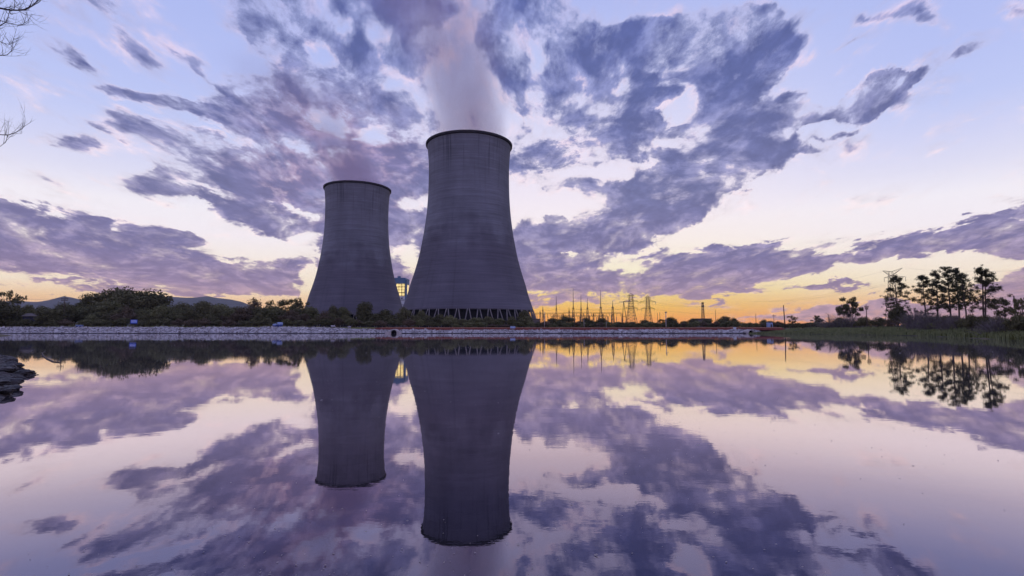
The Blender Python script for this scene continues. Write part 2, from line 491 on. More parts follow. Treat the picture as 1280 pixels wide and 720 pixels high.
def fbm(x, y, z=0.0, o=4):
    return mnoise.fractal(Vector((x, y, z)), 1.0, 2.0, o)


def ground_h(x, y):
    if -240 < x < 135 and -15 < y < 240:
        if y >= 205:
            q = max(0, min(1, (y - 210) / 9))
            return min(.9, .12 * (y - 205)) + (1.9 - .9) * q * q * (3 - 2 * q)
        d = sdf(x, y, LAKE)
        if d < 0:
            return max(-2.0, .35 * d)
        if x > 40:
            return min(.16 * d, 1.6) + .08 * fbm(x * .3, y * .3) * min(1, d)
        return min(.14 * d, 1.2) + .1 * fbm(x * .3, y * .3) * min(1, d)
    if x > 60 and y < 205:
        return 1.6
    return 1.9 + .25 * fbm(x * .02, y * .02)


def axis(lo, hi, step, far_lo, far_hi):
    a = [lo + i * step for i in range(int((hi - lo) / step) + 1)]
    s, q = step, a[-1]
    while q < far_hi:
        s *= 1.28; q += s; a.append(q)
    s, q = step, a[0]
    while q > far_lo:
        s *= 1.28; q -= s; a.insert(0, q)
    return a


def sheet(name, xs, ys, hf, m, kind='structure', smooth=True):
    b = MB()
    nx = len(xs)
    b.v = [(x, y, hf(x, y)) for y in ys for x in xs]
    b.f = [(j * nx + i, j * nx + i + 1, (j + 1) * nx + i + 1, (j + 1) * nx + i) for j in range(len(ys) - 1) for i in range(nx - 1)]
    b.mi = [0] * len(b.f)
    o = b.build(name, m, smooth=smooth)
    if kind: o['kind'] = kind
    return o


m_ground = noisy('ground_soil_grass', lin((70, 74, 48)), lin((104, 92, 70)), .25, coord='Object', detail=9, bump=.05)
sheet('ground', axis(-236, 130, 3, -5200, 4200), axis(-12, 236, 3, -600, 4600), ground_h, m_ground)

# muddy spits of the near shore on the left
SPIT = [tuple(on_water(*q)[:2]) for q in ((0, 500), (10, 494), (20, 484), (19, 481), (3, 478.6), (2, 477.6), (20, 472), (31, 469), (24, 464.5), (13, 461.5), (26, 459),
                                         (14, 455), (8, 452), (23, 449), (12, 446), (-4, 444), (-8, 436))] + [(-60, 52), (-60, 11), (-15, 11)]


def spit_h(x, y):
    d = -sdf(x, y, SPIT)
    r = .13 * fbm(x * 1.1, y * 1.1, 3.1, 5) + .10 * fbm(x * 3.4, y * 3.4, 7.7, 5)
    if d < 0:
        return max(-.6, .5 * d + r * .5 - .02)
    return min(.26 * d, .30 + .08 * max(0, d - 2)) * .8 + r * min(1.0, .35 + d * 1.5) + .015


m_mud = noisy('wet_mud', lin((20, 15, 16)), lin((60, 46, 42)), 1.6, rough=.6, detail=12, bump=.05, spec=.5)
sheet('muddy_shore', [-37 + .11 * i for i in range(236)], [11.6 + .12 * i for i in range(230)], spit_h, m_mud, smooth=False)

m_water, g, b = mat('pond_water')
nt = m_water.node_tree
nt.nodes.remove(b)
wpos = g.n('ShaderNodeNewGeometry').outputs['Position']
h1 = g.noise(g.v('MULTIPLY', wpos, (1.0, 1.6, 1)), 1.3, 5, .55)
h2 = g.noise(g.v('MULTIPLY', wpos, (.05, .16, 1)), 1.0, 3, .5)
bp = g.n('ShaderNodeBump')
bp.inputs['Strength'].default_value = 1.0
bp.inputs['Distance'].default_value = .0011
g.put(bp.inputs['Height'], g.m('MULTIPLY', h1, g.step(h2, .35, .7, .35, 1.7)))
lw = g.n('ShaderNodeLayerWeight')
lw.inputs['Blend'].default_value = .5
gl = g.n('ShaderNodeBsdfGlossy')
gl.inputs['Roughness'].default_value = .015
refl = g.ramp(lw.outputs['Facing'], [(0, (.03, .03, .03)), (.45, (.13, .12, .16)), (.58, (.20, .18, .235)), (.69, (.29, .26, .33)), (.77, (.52, .44, .47)), (.83, (.76, .66, .67)), (.92, (.90, .84, .82)), (1, (.97, .95, .93))])
g.put(gl.inputs['Color'], refl)
g.put(gl.inputs['Normal'], bp.outputs[0])
df = g.n('ShaderNodeBsdfDiffuse')
df.inputs['Color'].default_value = (.012, .012, .014, 1)
ad = g.n('ShaderNodeAddShader')
g.put(ad.inputs[0], gl.outputs[0])
g.put(ad.inputs[1], df.outputs[0])
nt.links.new(ad.outputs[0], nt.nodes['Material Output'].inputs[0])
wb = MB()
wb.add([(-232, -9, 0), (120, -9, 0), (120, 214, 0), (-232, 214, 0)], [(0, 1, 2, 3)])
wo = wb.build('water', m_water)
wo['kind'] = 'structure'

# pale stone bank of the far shore
m_stone, g, b = mat('pale_bank_stone', .9, .2)
pos = g.n('ShaderNodeNewGeometry').outputs['Position']
vor = g.n('ShaderNodeTexVoronoi')
g.put(vor.inputs['Vector'], pos)
vor.inputs['Scale'].default_value = 1.5
cell = g.sep(vor.outputs['Color'])[0]
tone = g.m('ADD', g.m('MULTIPLY', cell, .5), g.m('MULTIPLY', g.noise(pos, .35, 6, .65), .6))
cst = g.ramp(tone, [(.2, lin((86, 80, 80))), (.5, lin((150, 145, 146))), (.85, lin((204, 198, 196)))])
wet = g.step(g.m('ADD', g.sep(pos)[2], g.m('MULTIPLY', g.noise(pos, .5, 4, .6), .25)), .30, .42)
g.put(b.inputs['Base Color'], g.mix(wet, lin((60, 56, 60)), cst))


def bank_top(x):
    t = max(0, min(1, (x + 78) / 26))
    return 2.48 * (1 - t) + 1.42 * t


def bank_h(x, y):
    t = (y - 203.6) / 7.0
    top = bank_top(x) - .06
    z = -.35 + (top + .35) * min(1, t * 1.12)
    z += .28 * fbm(x * .07, 0.0, 8.0, 3) * (1 - t) + .34 * fbm(x * .06, 3.0, 2.0, 4) * t
    return z + (.22 * fbm(x * .5, y * .9, 2.0, 4) + .13 * fbm(x * 1.7, y * 2.2, 5.0, 3)) * min(1, t * 3 + .3)


sheet('stone_bank', [-232 + .8 * i for i in range(412)], [203.6 + .7 * i for i in range(13)], bank_h, m_stone, smooth=False)
rb = MB()
for i in range(3400):
    x = rng.uniform(-228, 97)
    t = rng.random()
    y = 204.3 + 7.0 * t
    s = rng.uniform(.10, .34) * (1.7 if rng.random() < .1 else 1)
    c = Vector((x, y, bank_h(x, y) + s * .25))
    vs = [c + Vector(q).normalized() * s * rng.uniform(.7, 1.2) for q in ((1, 1, 1), (-1, 1, .7), (-1, -1, 1), (1, -1, .8), (1, 1, -1), (-1, 1, -1), (-1, -1, -1), (1, -1, -1))]
    rb.add(vs, [(0, 1, 2, 3), (7, 6, 5, 4), (0, 4, 5, 1), (1, 5, 6, 2), (2, 6, 7, 3), (3, 7, 4, 0)])
tag(rb.build('riprap', m_stone), 'pale loose rubble stones covering the far bank above the waterline', 'stones', kind='stuff')

# red clay berm behind the right-hand half of the bank
m_clay, g, b = mat('red_clay', .95, .1)
pos = g.n('ShaderNodeNewGeometry').outputs['Position']
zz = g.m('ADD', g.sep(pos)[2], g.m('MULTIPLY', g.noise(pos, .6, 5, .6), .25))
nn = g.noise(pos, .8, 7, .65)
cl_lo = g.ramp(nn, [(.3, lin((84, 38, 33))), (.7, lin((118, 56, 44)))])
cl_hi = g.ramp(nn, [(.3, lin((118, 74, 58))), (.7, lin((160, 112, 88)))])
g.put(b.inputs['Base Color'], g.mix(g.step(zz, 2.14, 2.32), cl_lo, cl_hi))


def berm_h(x, y):
    grow = max(0, min(1, (x + 74) / 22))
    t = (y - 210.0) / 9.0
    prof = min(1, t * 2.4) if t < .75 else 1 - (t - .75) * 2
    rough_ = .05 + .22 * max(0, min(1, (x - 70) / 20))
    return 1.25 + (1.12 * prof) * grow - .5 * (1 - grow) + rough_ * fbm(x * .6, y * .6, 1.0, 4) * prof


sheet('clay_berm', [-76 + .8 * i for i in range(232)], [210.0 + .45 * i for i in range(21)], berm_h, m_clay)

# hills far off on the left
m_hill = noisy('far_hill_woods', lin((52, 60, 60)), lin((78, 82, 78)), .01, detail=8)
HILL = [(-900, 378), (-60, 376), (0, 377), (30, 376.2), (50, 377.2), (62, 376), (70, 373), (79, 370.2), (88, 372), (98, 374.5), (115, 377.5), (150, 377), (190, 372), (210, 370.5),
        (228, 372.3), (243, 372.5), (258, 370), (270, 371.8), (288, 373.8), (303, 377.5), (315, 383), (345, 393), (420, 402)]


def hill_h(x, y):
    px_ = 640 + x / y * 660
    for (a, ya), (b_, yb) in zip(HILL, HILL[1:]):
        if a <= px_ <= b_:
            q = ya + (yb - ya) * (px_ - a) / (b_ - a)
            break
    else:
        q = 408
    top = max(0, (411 - q) / 660 * 4300)
    w_ = max(0, 1 - abs(y - 4300) / 1100)
    return -3 + (top + 3) * (w_ * w_ * (3 - 2 * w_)) + 10 * fbm(x * .004, y * .004) * w_


sheet('hills', [-6200 + 38 * i for i in range(124)], [3200 + 110 * i for i in range(21)], hill_h, m_hill)
# ------------------------------------------------------------------ cooling towers
m_conc, g, b = mat('weathered_concrete', .9, .2)
tc = g.n('ShaderNodeTexCoord').outputs['Object']
X_, Y_, Z_ = g.sep(tc)
ang = g.m('ARCTAN2', Y_, X_)
cyl = g.xyz(g.m('MULTIPLY', g.m('COSINE', ang), 30), g.m('MULTIPLY', g.m('SINE', ang), 30), Z_)
band = g.noise(g.v('MULTIPLY', cyl, (.018, .018, .55)), 1.0, 7, .68)
fine = g.noise(g.v('MULTIPLY', cyl, (.04, .04, 1.5)), 1.0, 5, .7)
patch = g.noise(g.v('MULTIPLY', cyl, (.05, .05, .035)), 1.0, 5, .55)
streak = g.noise(g.v('MULTIPLY', cyl, (.55, .55, .012)), 1.0, 5, .6)
rim_zone = g.step(g.m('ADD', Z_, g.m('MULTIPLY', g.noise(g.v('MULTIPLY', cyl, (.3, .3, 0)), 1.0, 3, .6), 60)), 118, 162)
tone = g.m('ADD', g.m('MULTIPLY', band, .45), g.m('MULTIPLY', fine, .55))
ring = g.m('FRACT', g.m('DIVIDE', Z_, 5.4))
joint = g.m('MULTIPLY', g.step(ring, .0, .10, 1.0, 0.0), g.step(band, .42, .6))
rib = g.m('FRACT', g.m('MULTIPLY', ang, 72 / (2 * math.pi)))
ribl = g.m('MULTIPLY', g.step(g.m('ABSOLUTE', g.m('SUBTRACT', rib, .5)), .42, .5), g.step(Z_, 90, 55))
wear = g.step(g.m('ADD', Z_, g.m('MULTIPLY', g.m('SUBTRACT', patch, .5), 60)), 52, 80)
base = g.mix(wear, lin((100, 97, 108)), lin((119, 120, 130)))
k = g.step(tone, .32, .68, .64, 1.30, 'LINEAR')
k = g.m('MULTIPLY', k, g.step(patch, .3, .7, .84, 1.14))
k = g.m('MULTIPLY', k, g.m('SUBTRACT', 1, g.m('MULTIPLY', joint, .07)))
k = g.m('MULTIPLY', k, g.m('SUBTRACT', 1, g.m('MULTIPLY', ribl, .03)))
k = g.m('MULTIPLY', k, g.m('SUBTRACT', 1, g.m('MULTIPLY', g.m('MULTIPLY', g.step(streak, .52, .68), rim_zone), .4)))
k = g.m('MULTIPLY', k, g.m('SUBTRACT', 1, g.m('MULTIPLY', g.step(streak, .54, .72), .14)))
g.put(b.inputs['Base Color'], g.v('SCALE', base, s=k))
m_rim = noisy('dark_rim_concrete', lin((38, 36, 44)), lin((58, 54, 60)), .3)
m_leg = noisy('leg_concrete', lin((100, 94, 96)), lin((134, 126, 124)), .5)
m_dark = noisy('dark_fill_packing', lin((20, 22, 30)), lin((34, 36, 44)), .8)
m_basin = noisy('basin_concrete', lin((110, 106, 108)), lin((140, 134, 130)), .4)

PROFILE = [(47.0, 12.6), (45.3, 17.6), (43.0, 24.5), (41.1, 31.5), (39.2, 37.5), (37.5, 43.2), (35.9, 49.2), (34.5, 55.5), (33.3, 62), (32.2, 68.5), (31.2, 75.5), (30.45, 82),
           (29.9, 88.5), (29.5, 95), (29.3, 101), (29.2, 108), (29.2, 115), (29.45, 122), (29.95, 128), (30.5, 132.6)]


def smooth_profile(p, n=4):
    out = []
    for i in range(len(p) - 1):
        p0, p1, p2, p3 = (Vector(p[max(0, min(len(p) - 1, i + k))]) for k in (-1, 0, 1, 2))
        for j in range(n):
            t = j / n
            out.append(tuple(.5 * ((2 * p1) + (p2 - p0) * t + (2 * p0 - 5 * p1 + 4 * p2 - p3) * t * t + (3 * p1 - p0 - 3 * p2 + p3) * t ** 3)))
    return out + [p[-1]]


def cooling_tower(az_deg, dist, label):
    a = R(az_deg)
    t = thing('cooling_tower', label, 'cooling tower', (dist * math.sin(a), dist * math.cos(a), 1.6), -a)
    o = smooth_profile(PROFILE)
    s = MB()
    s.lathe(o + [(r - .9, z) for r, z in reversed(o)], 160, closed=True)
    s.build('shell', m_conc, t, smooth=True)
    r_ = MB()
    r_.lathe([(30.45, 132.4), (31.5, 132.9), (31.6, 134.3), (29.4, 134.3), (29.4, 132.4)], 160, closed=True)
    r_.build('rim', m_rim, t)
    n = 44
    for i in range(n):
        c = 2 * math.pi * (i + .5) / n
        for sgn in (-1, 1):
            ct = c + sgn * (2 * math.pi / n) * .42
            cb = c + sgn * (2 * math.pi / n) * .10
            l = MB()
            l.tube([(50.6 * math.cos(cb), 50.6 * math.sin(cb), .9), (46.7 * math.cos(ct), 46.7 * math.sin(ct), 12.9)], .34, 8)
            l.build('leg', m_leg, t, smooth=True)
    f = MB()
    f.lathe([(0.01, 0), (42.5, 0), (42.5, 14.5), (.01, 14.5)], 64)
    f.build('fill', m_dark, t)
    q = MB()
    q.lathe([(53, -1.5), (53, 1.1), (49.0, 1.1), (49.0, -1.5)], 96, closed=True)
    q.build('basin', m_basin, t)
    return t


tower_tall = cooling_tower(-4.73, 380, 'nearer, taller-looking grey concrete cooling tower with its row of slanted legs showing')
tower_far = cooling_tower(-16.55, 522, 'farther, smaller-looking cooling tower whose foot is hidden by the left bank trees')


# ------------------------------------------------------------------ steam
def steam(name, tower, label, spine, dens, seed):
    m, g, b = mat(name + '_vapour')
    nt = m.node_tree
    nt.nodes.remove(b)
    pos = g.n('ShaderNodeTexCoord').outputs['Object']
    x, y, z = g.sep(pos)
    top = spine[-1][0]
    zt = g.m('DIVIDE', z, top, clamp=True)

    def curve(i):
        nd = g.n('ShaderNodeFloatCurve')
        cv = nd.mapping.curves[0]
        lo = min(s[i] for s in spine) - 1; hi = max(s[i] for s in spine) + 1
        pts = [(s[0] / top, (s[i] - lo) / (hi - lo)) for s in spine]
        while len(cv.points) < len(pts):
            cv.points.new(.5, .5)
        for p_, q_ in zip(cv.points, pts):
            p_.location = q_
        nd.mapping.update()
        g.put(nd.inputs['Value'], zt)
        return g.m('MULTIPLY_ADD', nd.outputs[0], hi - lo, lo)
    cx, rr = curve(1), curve(2)
    swirl = g.v('SCALE', g.v('SUBTRACT', g.noise(g.v('MULTIPLY', pos, (.022, .022, .010)), 1.0, 4, .55, out=1), (.5, .5, .5)), s=26.0)
    sx, sy, sz = g.sep(swirl)
    grow = g.step(zt, .0, .35, .15, 1.0)
    ddx = g.m('ADD', g.m('SUBTRACT', x, cx), g.m('MULTIPLY', sx, grow))
    ddy = g.m('ADD', y, g.m('MULTIPLY', sy, grow))
    rad = g.m('DIVIDE', g.m('SQRT', g.m('ADD', g.m('MULTIPLY', ddx, ddx), g.m('MULTIPLY', ddy, ddy))), rr)
    body = g.step(rad, g.step(zt, 0.0, .4, .72, .15), 1.05, 1.0, 0.0)
    wisps = g.step(g.noise(g.v('MULTIPLY', g.v('ADD', pos, (seed, 0, 0)), (.035, .035, .012)), 1.0, 5, .6), .34, .66, .62, 1.2)
    fade = g.step(zt, .0, .75, 1.25, .26)
    d = g.m('MULTIPLY', g.m('MULTIPLY', body, wisps), g.m('MULTIPLY', fade, dens))
    vol = g.n('ShaderNodeVolumePrincipled')
    vol.inputs['Color'].default_value = (.62, .525, .68, 1)
    vol.inputs['Anisotropy'].default_value = .2
    g.put(vol.inputs['Density'], d)
    nt.links.new(vol.outputs[0], nt.nodes['Material Output'].inputs['Volume'])
    s = MB()
    n = 24
    vs, fs = [], []
    for (zz_, cx_, r_) in spine:
        grow_ = min(1, zz_ / top / .35)
        r2 = r_ + 1 + 9 * grow_ if zz_ > 0 else r_
        vs += [(cx_ + r2 * math.cos(2 * math.pi * k / n), r2 * math.sin(2 * math.pi * k / n), zz_) for k in range(n)]
    for i in range(len(spine) - 1):
        fs += [(i * n + k, i * n + (k + 1) % n, (i + 1) * n + (k + 1) % n, (i + 1) * n + k) for k in range(n)]
    fs += [tuple(reversed(range(n))), tuple(range((len(spine) - 1) * n, len(spine) * n))]
    s.add(vs, fs)
    o = s.build(name, m)
    o.location = (tower.location.x, tower.location.y, 1.6 + 133.2)
    return tag(o, label, 'steam')


steam('steam_plume', tower_tall, 'broad mauve steam column climbing out of the nearer, taller-looking cooling tower', [(0, 0, 28.4), (20, -1, 30), (60, -10, 43), (105, -26, 60), (160, -50, 82), (230, -84, 98)], .021, 0)
steam('steam_plume', tower_far, 'thin pinkish steam drifting left from the farther, smaller-looking cooling tower', [(0, 0, 28.4), (18, -6, 29), (48, -24, 36), (84, -52, 46), (125, -92, 58)], .022, 40)
# ------------------------------------------------------------------ trees, shrubs, reeds
def foliage(name, c1, c2, rand=.22):
    m, g, b = mat(name, .75, .15)
    tc = g.n('ShaderNodeTexCoord').outputs['Object']
    f = g.noise(tc, .9, 3, .6)
    c = g.ramp(f, [(.35, c1), (.65, c2)])
    rd = g.n('ShaderNodeObjectInfo').outputs['Random']
    c = g.v('SCALE', c, s=g.m('MULTIPLY_ADD', rd, rand * 2, 1 - rand))
    g.put(b.inputs['Base Color'], c)
    tr = g.n('ShaderNodeBsdfTranslucent')
    g.put(tr.inputs['Color'], g.v('MULTIPLY', c, (1.2, 1.15, .6)))
    mx = g.n('ShaderNodeMixShader')
    mx.inputs[0].default_value = .22
    nt = m.node_tree
    nt.links.new(b.outputs[0], mx.inputs[1])
    nt.links.new(tr.outputs[0], mx.inputs[2])
    nt.links.new(mx.outputs[0], nt.nodes['Material Output'].inputs[0])
    return m


m_leaf = foliage('dark_leaf', (.072, .070, .032), (.160, .150, .072))
m_leaf2 = foliage('olive_leaf', (.105, .105, .046), (.205, .200, .095))
m_leaf3 = foliage('russet_leaf', (.085, .062, .042), (.160, .120, .080))
m_needle = foliage('pine_needle', (.034, .038, .020), (.080, .082, .042))
m_twig = noisy('grey_twig', lin((84, 78, 78)), lin((128, 119, 116)), 1.2, rand=.15)
m_bark = noisy('bark', lin((58, 50, 48)), lin((92, 80, 74)), 3.0, stretch=(1, 1, .2), bump=.02)
m_reed = foliage('reed_blade', (.165, .180, .070), (.310, .320, .140), .1)


def leaf_quads(b, lobes, n, size, r_, flat=.75, shell=.55):
    """n leaf sprays through the volume of overlapping ellipsoid lobes."""
    tot = sum(l[3] * l[4] * l[5] for l in lobes)
    for (cx, cy_, cz, rx, ry, rz) in lobes:
        k = max(8, int(n * rx * ry * rz / tot))
        for i in range(k):
            d = Vector((r_.gauss(0, 1), r_.gauss(0, 1), r_.gauss(0, 1))).normalized()
            q = r_.random() ** shell
            q *= 1 + .22 * mnoise.noise(Vector((d.x * 2.3 + cx, d.y * 2.3 + cy_, d.z * 2.3 + cz)))
            p = Vector((cx + d.x * rx * q, cy_ + d.y * ry * q, cz + d.z * rz * q))
            nrm = (d + Vector((r_.gauss(0, .6), r_.gauss(0, .6), r_.gauss(0, .6) + .3))).normalized()
            t = nrm.orthogonal().normalized()
            t.rotate(Matrix.Rotation(r_.uniform(0, 6.3), 3, nrm))
            u = nrm.cross(t)
            s = size * r_.uniform(.55, 1.3)
            w_ = s * flat
            if not hasattr(b, 'n'):
                b.n = []
            if t.cross(u).dot(nrm) < 0:
                u = -u
            b.add([p - t * s - u * w_ * .3, p + u * w_, p + t * s, p - u * w_][::-1], [(0, 1, 2, 3)])
            sn = (d * .8 + nrm * .5 + Vector((0, 0, .35))).normalized()
            b.n += [tuple(sn)] * 4


def limbs(b, base_r, h, fork, targets, r_, lean=0.0, n=7):
    top = Vector((lean, 0, fork))
    b.tube([(0, 0, -.3), (lean * .3, r_.uniform(-.05, .05), fork * .5), top], [base_r, base_r * .82, base_r * .66], n)
    for q in targets:
        q = Vector(q)
        mid = top.lerp(q, .5) + Vector((r_.gauss(0, .2), r_.gauss(0, .2), r_.uniform(.0, .25))) * (q - top).length * .2
        b.tube([top - Vector((0, 0, .05)), mid, q], [base_r * .5, base_r * .3, base_r * .08], 5)


def rounded_tree(seed, h=10.0, w_=10.0, n=2600, leaf=None, size=.30, base=.18, lobes_n=11, russet=None):
    """Broadleaf tree: many uneven lobes over a forked trunk. Built 10 m tall; scaled on placing."""
    r_ = random.Random(seed)
    lobes = []
    for i in range(lobes_n):
        t = 2 * math.pi * i / lobes_n + r_.uniform(-.4, .4)
        rr = r_.uniform(.12, .36) * w_
        q = r_.uniform(.13, .23)
        if i % 3 == 2:
            zz_ = h * r_.uniform(base + .2, .6)
        else:
            zz_ = h * (.80 - .42 * (rr / (.40 * w_)) ** 2 + r_.uniform(-.05, .06))
        lobes.append((rr * math.cos(t), rr * math.sin(t), zz_, q * w_, q * w_, q * h * .8))
    lobes.append((0, 0, h * .78, .25 * w_, .25 * w_, .2 * h))
    lobes.append((0, 0, h * .5, .33 * w_, .33 * w_, .24 * h))
    c = MB()
    leaf_quads(c, lobes, n, size, r_)
    t_ = MB()
    limbs(t_, .028 * h, h, h * .3, [l[:3] for l in lobes[:8]], r_)
    return t_, c


def sparse_tree(seed, h=10.0, w_=9.0, n=900, size=.28):
    """Open crown: separate leaf tufts on visible limbs."""
    r_ = random.Random(seed)
    lobes = []
    for i in range(26):
        t = r_.uniform(0, 6.28)
        rr = r_.uniform(.05, .46) * w_
        zz_ = h * r_.uniform(.5, .95) - .25 * rr
        q = r_.uniform(.05, .10) * w_
        lobes.append((rr * math.cos(t), rr * math.sin(t), zz_, q * 1.35, q * 1.35, q * .8))
    c = MB()
    leaf_quads(c, lobes, n, size, r_, shell=.4)
    t_ = MB()
    limbs(t_, .02 * h, h, h * .36, [l[:3] for l in lobes], r_)
    return t_, c


def pine(seed, h=15.0, w_=6.0, first=.35, n_br=26, tuft=44, size=.19, lean=0.0, crown_bias=1.0, twin=False, clump=1.0):
    """Slash-pine shape: tall bare trunk, whorled limbs that carry separate needle clumps."""
    r_ = random.Random(seed)
    t_, c = MB(), MB()
    stems = [(0.0, 1.0)] + ([(.9, .94)] if twin else [])
    lobes = []
    for off, hk in stems:
        H = h * hk
        pts = [Vector((off * .3, 0, -.3)), Vector((off * .6 + r_.uniform(-.1, .1), 0, H * .33)), Vector((off * .8 + lean * .5 + r_.uniform(-.15, .15), r_.uniform(-.2, .2), H * .66)), Vector((off + lean, 0, H * .97))]
        t_.tube(pts, [.024 * H * .62, .0165 * H * .7, .011 * H * .7, .02], 7)

        def stem(z):
            q = z / (H * .97)
            i = min(2, int(q * 3))
            return pts[i].lerp(pts[i + 1], q * 3 - i)
        for i in range(n_br // len(stems)):
            q = first + (1 - first) * (i + r_.random()) / (n_br / len(stems))
            s = stem(H * .97 * q)
            t = r_.uniform(0, 6.28)
            qq = (q - first) / (1 - first)
            env = max(.16, (1 - qq) ** (.75 * crown_bias) * min(1, .5 + qq * 2.2))
            L = w_ * .5 * r_.uniform(.55, 1.1) * max(.22, env)
            e = s + Vector((math.cos(t) * L, math.sin(t) * L, r_.uniform(.0, .35) * L))
            m_ = s.lerp(e, .55) + Vector((0, 0, -.06 * L))
            t_.tube([s, m_, e], [.05, .035, .015], 4)
            for f_ in (1.0, .8, .58):
                if f_ < 1 and r_.random() < .35:
                    continue
                p = s.lerp(e, f_) + Vector((r_.gauss(0, .38), r_.gauss(0, .38), r_.gauss(.12, .25)))
                a = r_.uniform(.26, .66) * clump
                lobes.append((p.x, p.y, p.z, a, a, a * r_.uniform(.6, .95)))
        tp = pts[-1]
        lobes += [(tp.x, tp.y, tp.z, .6, .6, .5), (tp.x + .5, tp.y, tp.z - .7, .6, .6, .4), (tp.x - .5, tp.y + .2, tp.z - .6, .55, .55, .4)]
    leaf_quads(c, lobes, tuft * len(lobes), size * clump, r_, flat=.28, shell=.6)
    return t_, c


def twiggy_shrub(seed, h=3.2, w_=5.0, n=420):
    """Dry leafless shrub: a haze of bent thin stems with a few dull leaves at the foot."""
    r_ = random.Random(seed)
    t_, c = MB(), MB()
    for i in range(n):
        x, y = r_.gauss(0, w_ * .2), r_.gauss(0, w_ * .2)
        L = h * r_.uniform(.5, 1.0) * max(.4, 1 - (math.hypot(x, y) / (w_ * .65)) ** 2)
        o = Vector((x * .7 + r_.gauss(0, .55), y * .7 + r_.gauss(0, .4), 0))
        p0 = Vector((x, y, -.1))
        t_.tube([p0, p0 + o * .3 + Vector((0, 0, L * .6)), p0 + o + Vector((r_.gauss(0, .2), 0, L))], [.035, .026, .010], 3, cap=False)
    leaf_quads(c, [(0, 0, h * .22, w_ * .42, w_ * .35, h * .26), (w_ * .2, 0, h * .3, w_ * .2, w_ * .2, h * .2), (-w_ * .22, .3, h * .28, w_ * .2, w_ * .2, h * .2)], 420, .16, r_)
    return t_, c


def dead_tree(seed, h=7.0, lean=.8):
    r_ = random.Random(seed)
    t_ = MB()
    top = Vector((lean, 0, h))
    t_.tube([(0, 0, -.3), (lean * .2, 0, h * .4), tuple(top)], [.2, .14, .03], 6)
    for i in range(26):
        q = r_.uniform(.25, .97)
        s = Vector((0, 0, 0)).lerp(Vector((lean * .2, 0, h * .4)), q / .4) if q < .4 else Vector((lean * .2, 0, h * .4)).lerp(top, (q - .4) / .6)
        t = r_.uniform(0, 6.28)
        L = r_.uniform(.3, 1.0) * h * .2
        e = s + Vector((math.cos(t) * L, math.sin(t) * L, L * r_.uniform(.2, .9)))
        t_.tube([s, s.lerp(e, .5) + Vector((0, 0, .06)), e], [.05, .03, .012], 4)
    return t_, None


KINDS = {}


def kind(key, name, cat, builder, native_h, native_w, leaf=None, wood=None):
    t_, c = builder
    KINDS[key] = dict(name=name, cat=cat, h=native_h, w=native_w, t=t_, c=c, leaf=leaf, wood=wood or m_bark, src=None)


for i in range(4):
    kind('round%d' % i, 'broadleaf_tree', 'tree', rounded_tree(20 + i, n=4600, size=.24), 9.6, 10.0, m_leaf)
kind('dome', 'broadleaf_tree', 'tree', rounded_tree(31, w_=15, n=8200, size=.24, lobes_n=17), 9.6, 15.0, m_leaf)
kind('olive0', 'broadleaf_tree', 'tree', rounded_tree(41, n=4600, size=.24), 9.6, 10.0, m_leaf2)
kind('olive1', 'broadleaf_tree', 'tree', rounded_tree(42, w_=13, n=5200, size=.24), 9.6, 13.0, m_leaf2)
kind('russet', 'broadleaf_tree', 'tree', rounded_tree(43, n=4600, size=.24), 9.6, 10.0, m_leaf3)
kind('sparse0', 'sparse_tree', 'tree', sparse_tree(51), 9.6, 9.0, m_leaf)
kind('sparse1', 'sparse_tree', 'tree', sparse_tree(52, w_=12, n=1500), 9.6, 12.0, m_leaf)
kind('sparse2', 'sparse_tree', 'tree', sparse_tree(57, w_=11, n=2600, size=.26), 9.6, 11.0, m_leaf)
for i in range(3):
    kind('bush%d' % i, 'shrub', 'shrub', rounded_tree(61 + i, h=4.0, w_=6.5, n=2200, size=.17, base=-.1), 3.9, 6.5, (m_leaf, m_leaf2, m_leaf)[i])
kind('bush3', 'shrub', 'shrub', rounded_tree(66, h=4.0, w_=6.5, n=2200, size=.17, base=-.1), 3.9, 6.5, m_leaf3)
kind('dry0', 'dry_shrub', 'shrub', twiggy_shrub(71), 3.0, 5.0, m_leaf2, m_twig)
kind('dry1', 'dry_shrub', 'shrub', twiggy_shrub(72, w_=6), 3.0, 6.0, m_leaf2, m_twig)
kind('snag', 'dead_tree', 'dead tree', dead_tree(81), 7.0, 3.0)
kind('sapling', 'bare_sapling', 'dead tree', dead_tree(82, 4.0, .2), 4.0, 2.0)


def shore_Y(px_):
    """Depth at which the bearing of px_ meets the right-hand shore."""
    k_ = ax(px_, 1.0)
    S = [(97, 192), (104, 165), (102, 135), (93, 111), (73.5, 75), (62, 53), (45, 25)]
    for (xa, ya), (xb, yb) in zip(S, S[1:]):
        fa, fb = xa - k_ * ya, xb - k_ * yb
        if fa * fb <= 0:
            return ya + (yb - ya) * fa / (fa - fb)
    return 60


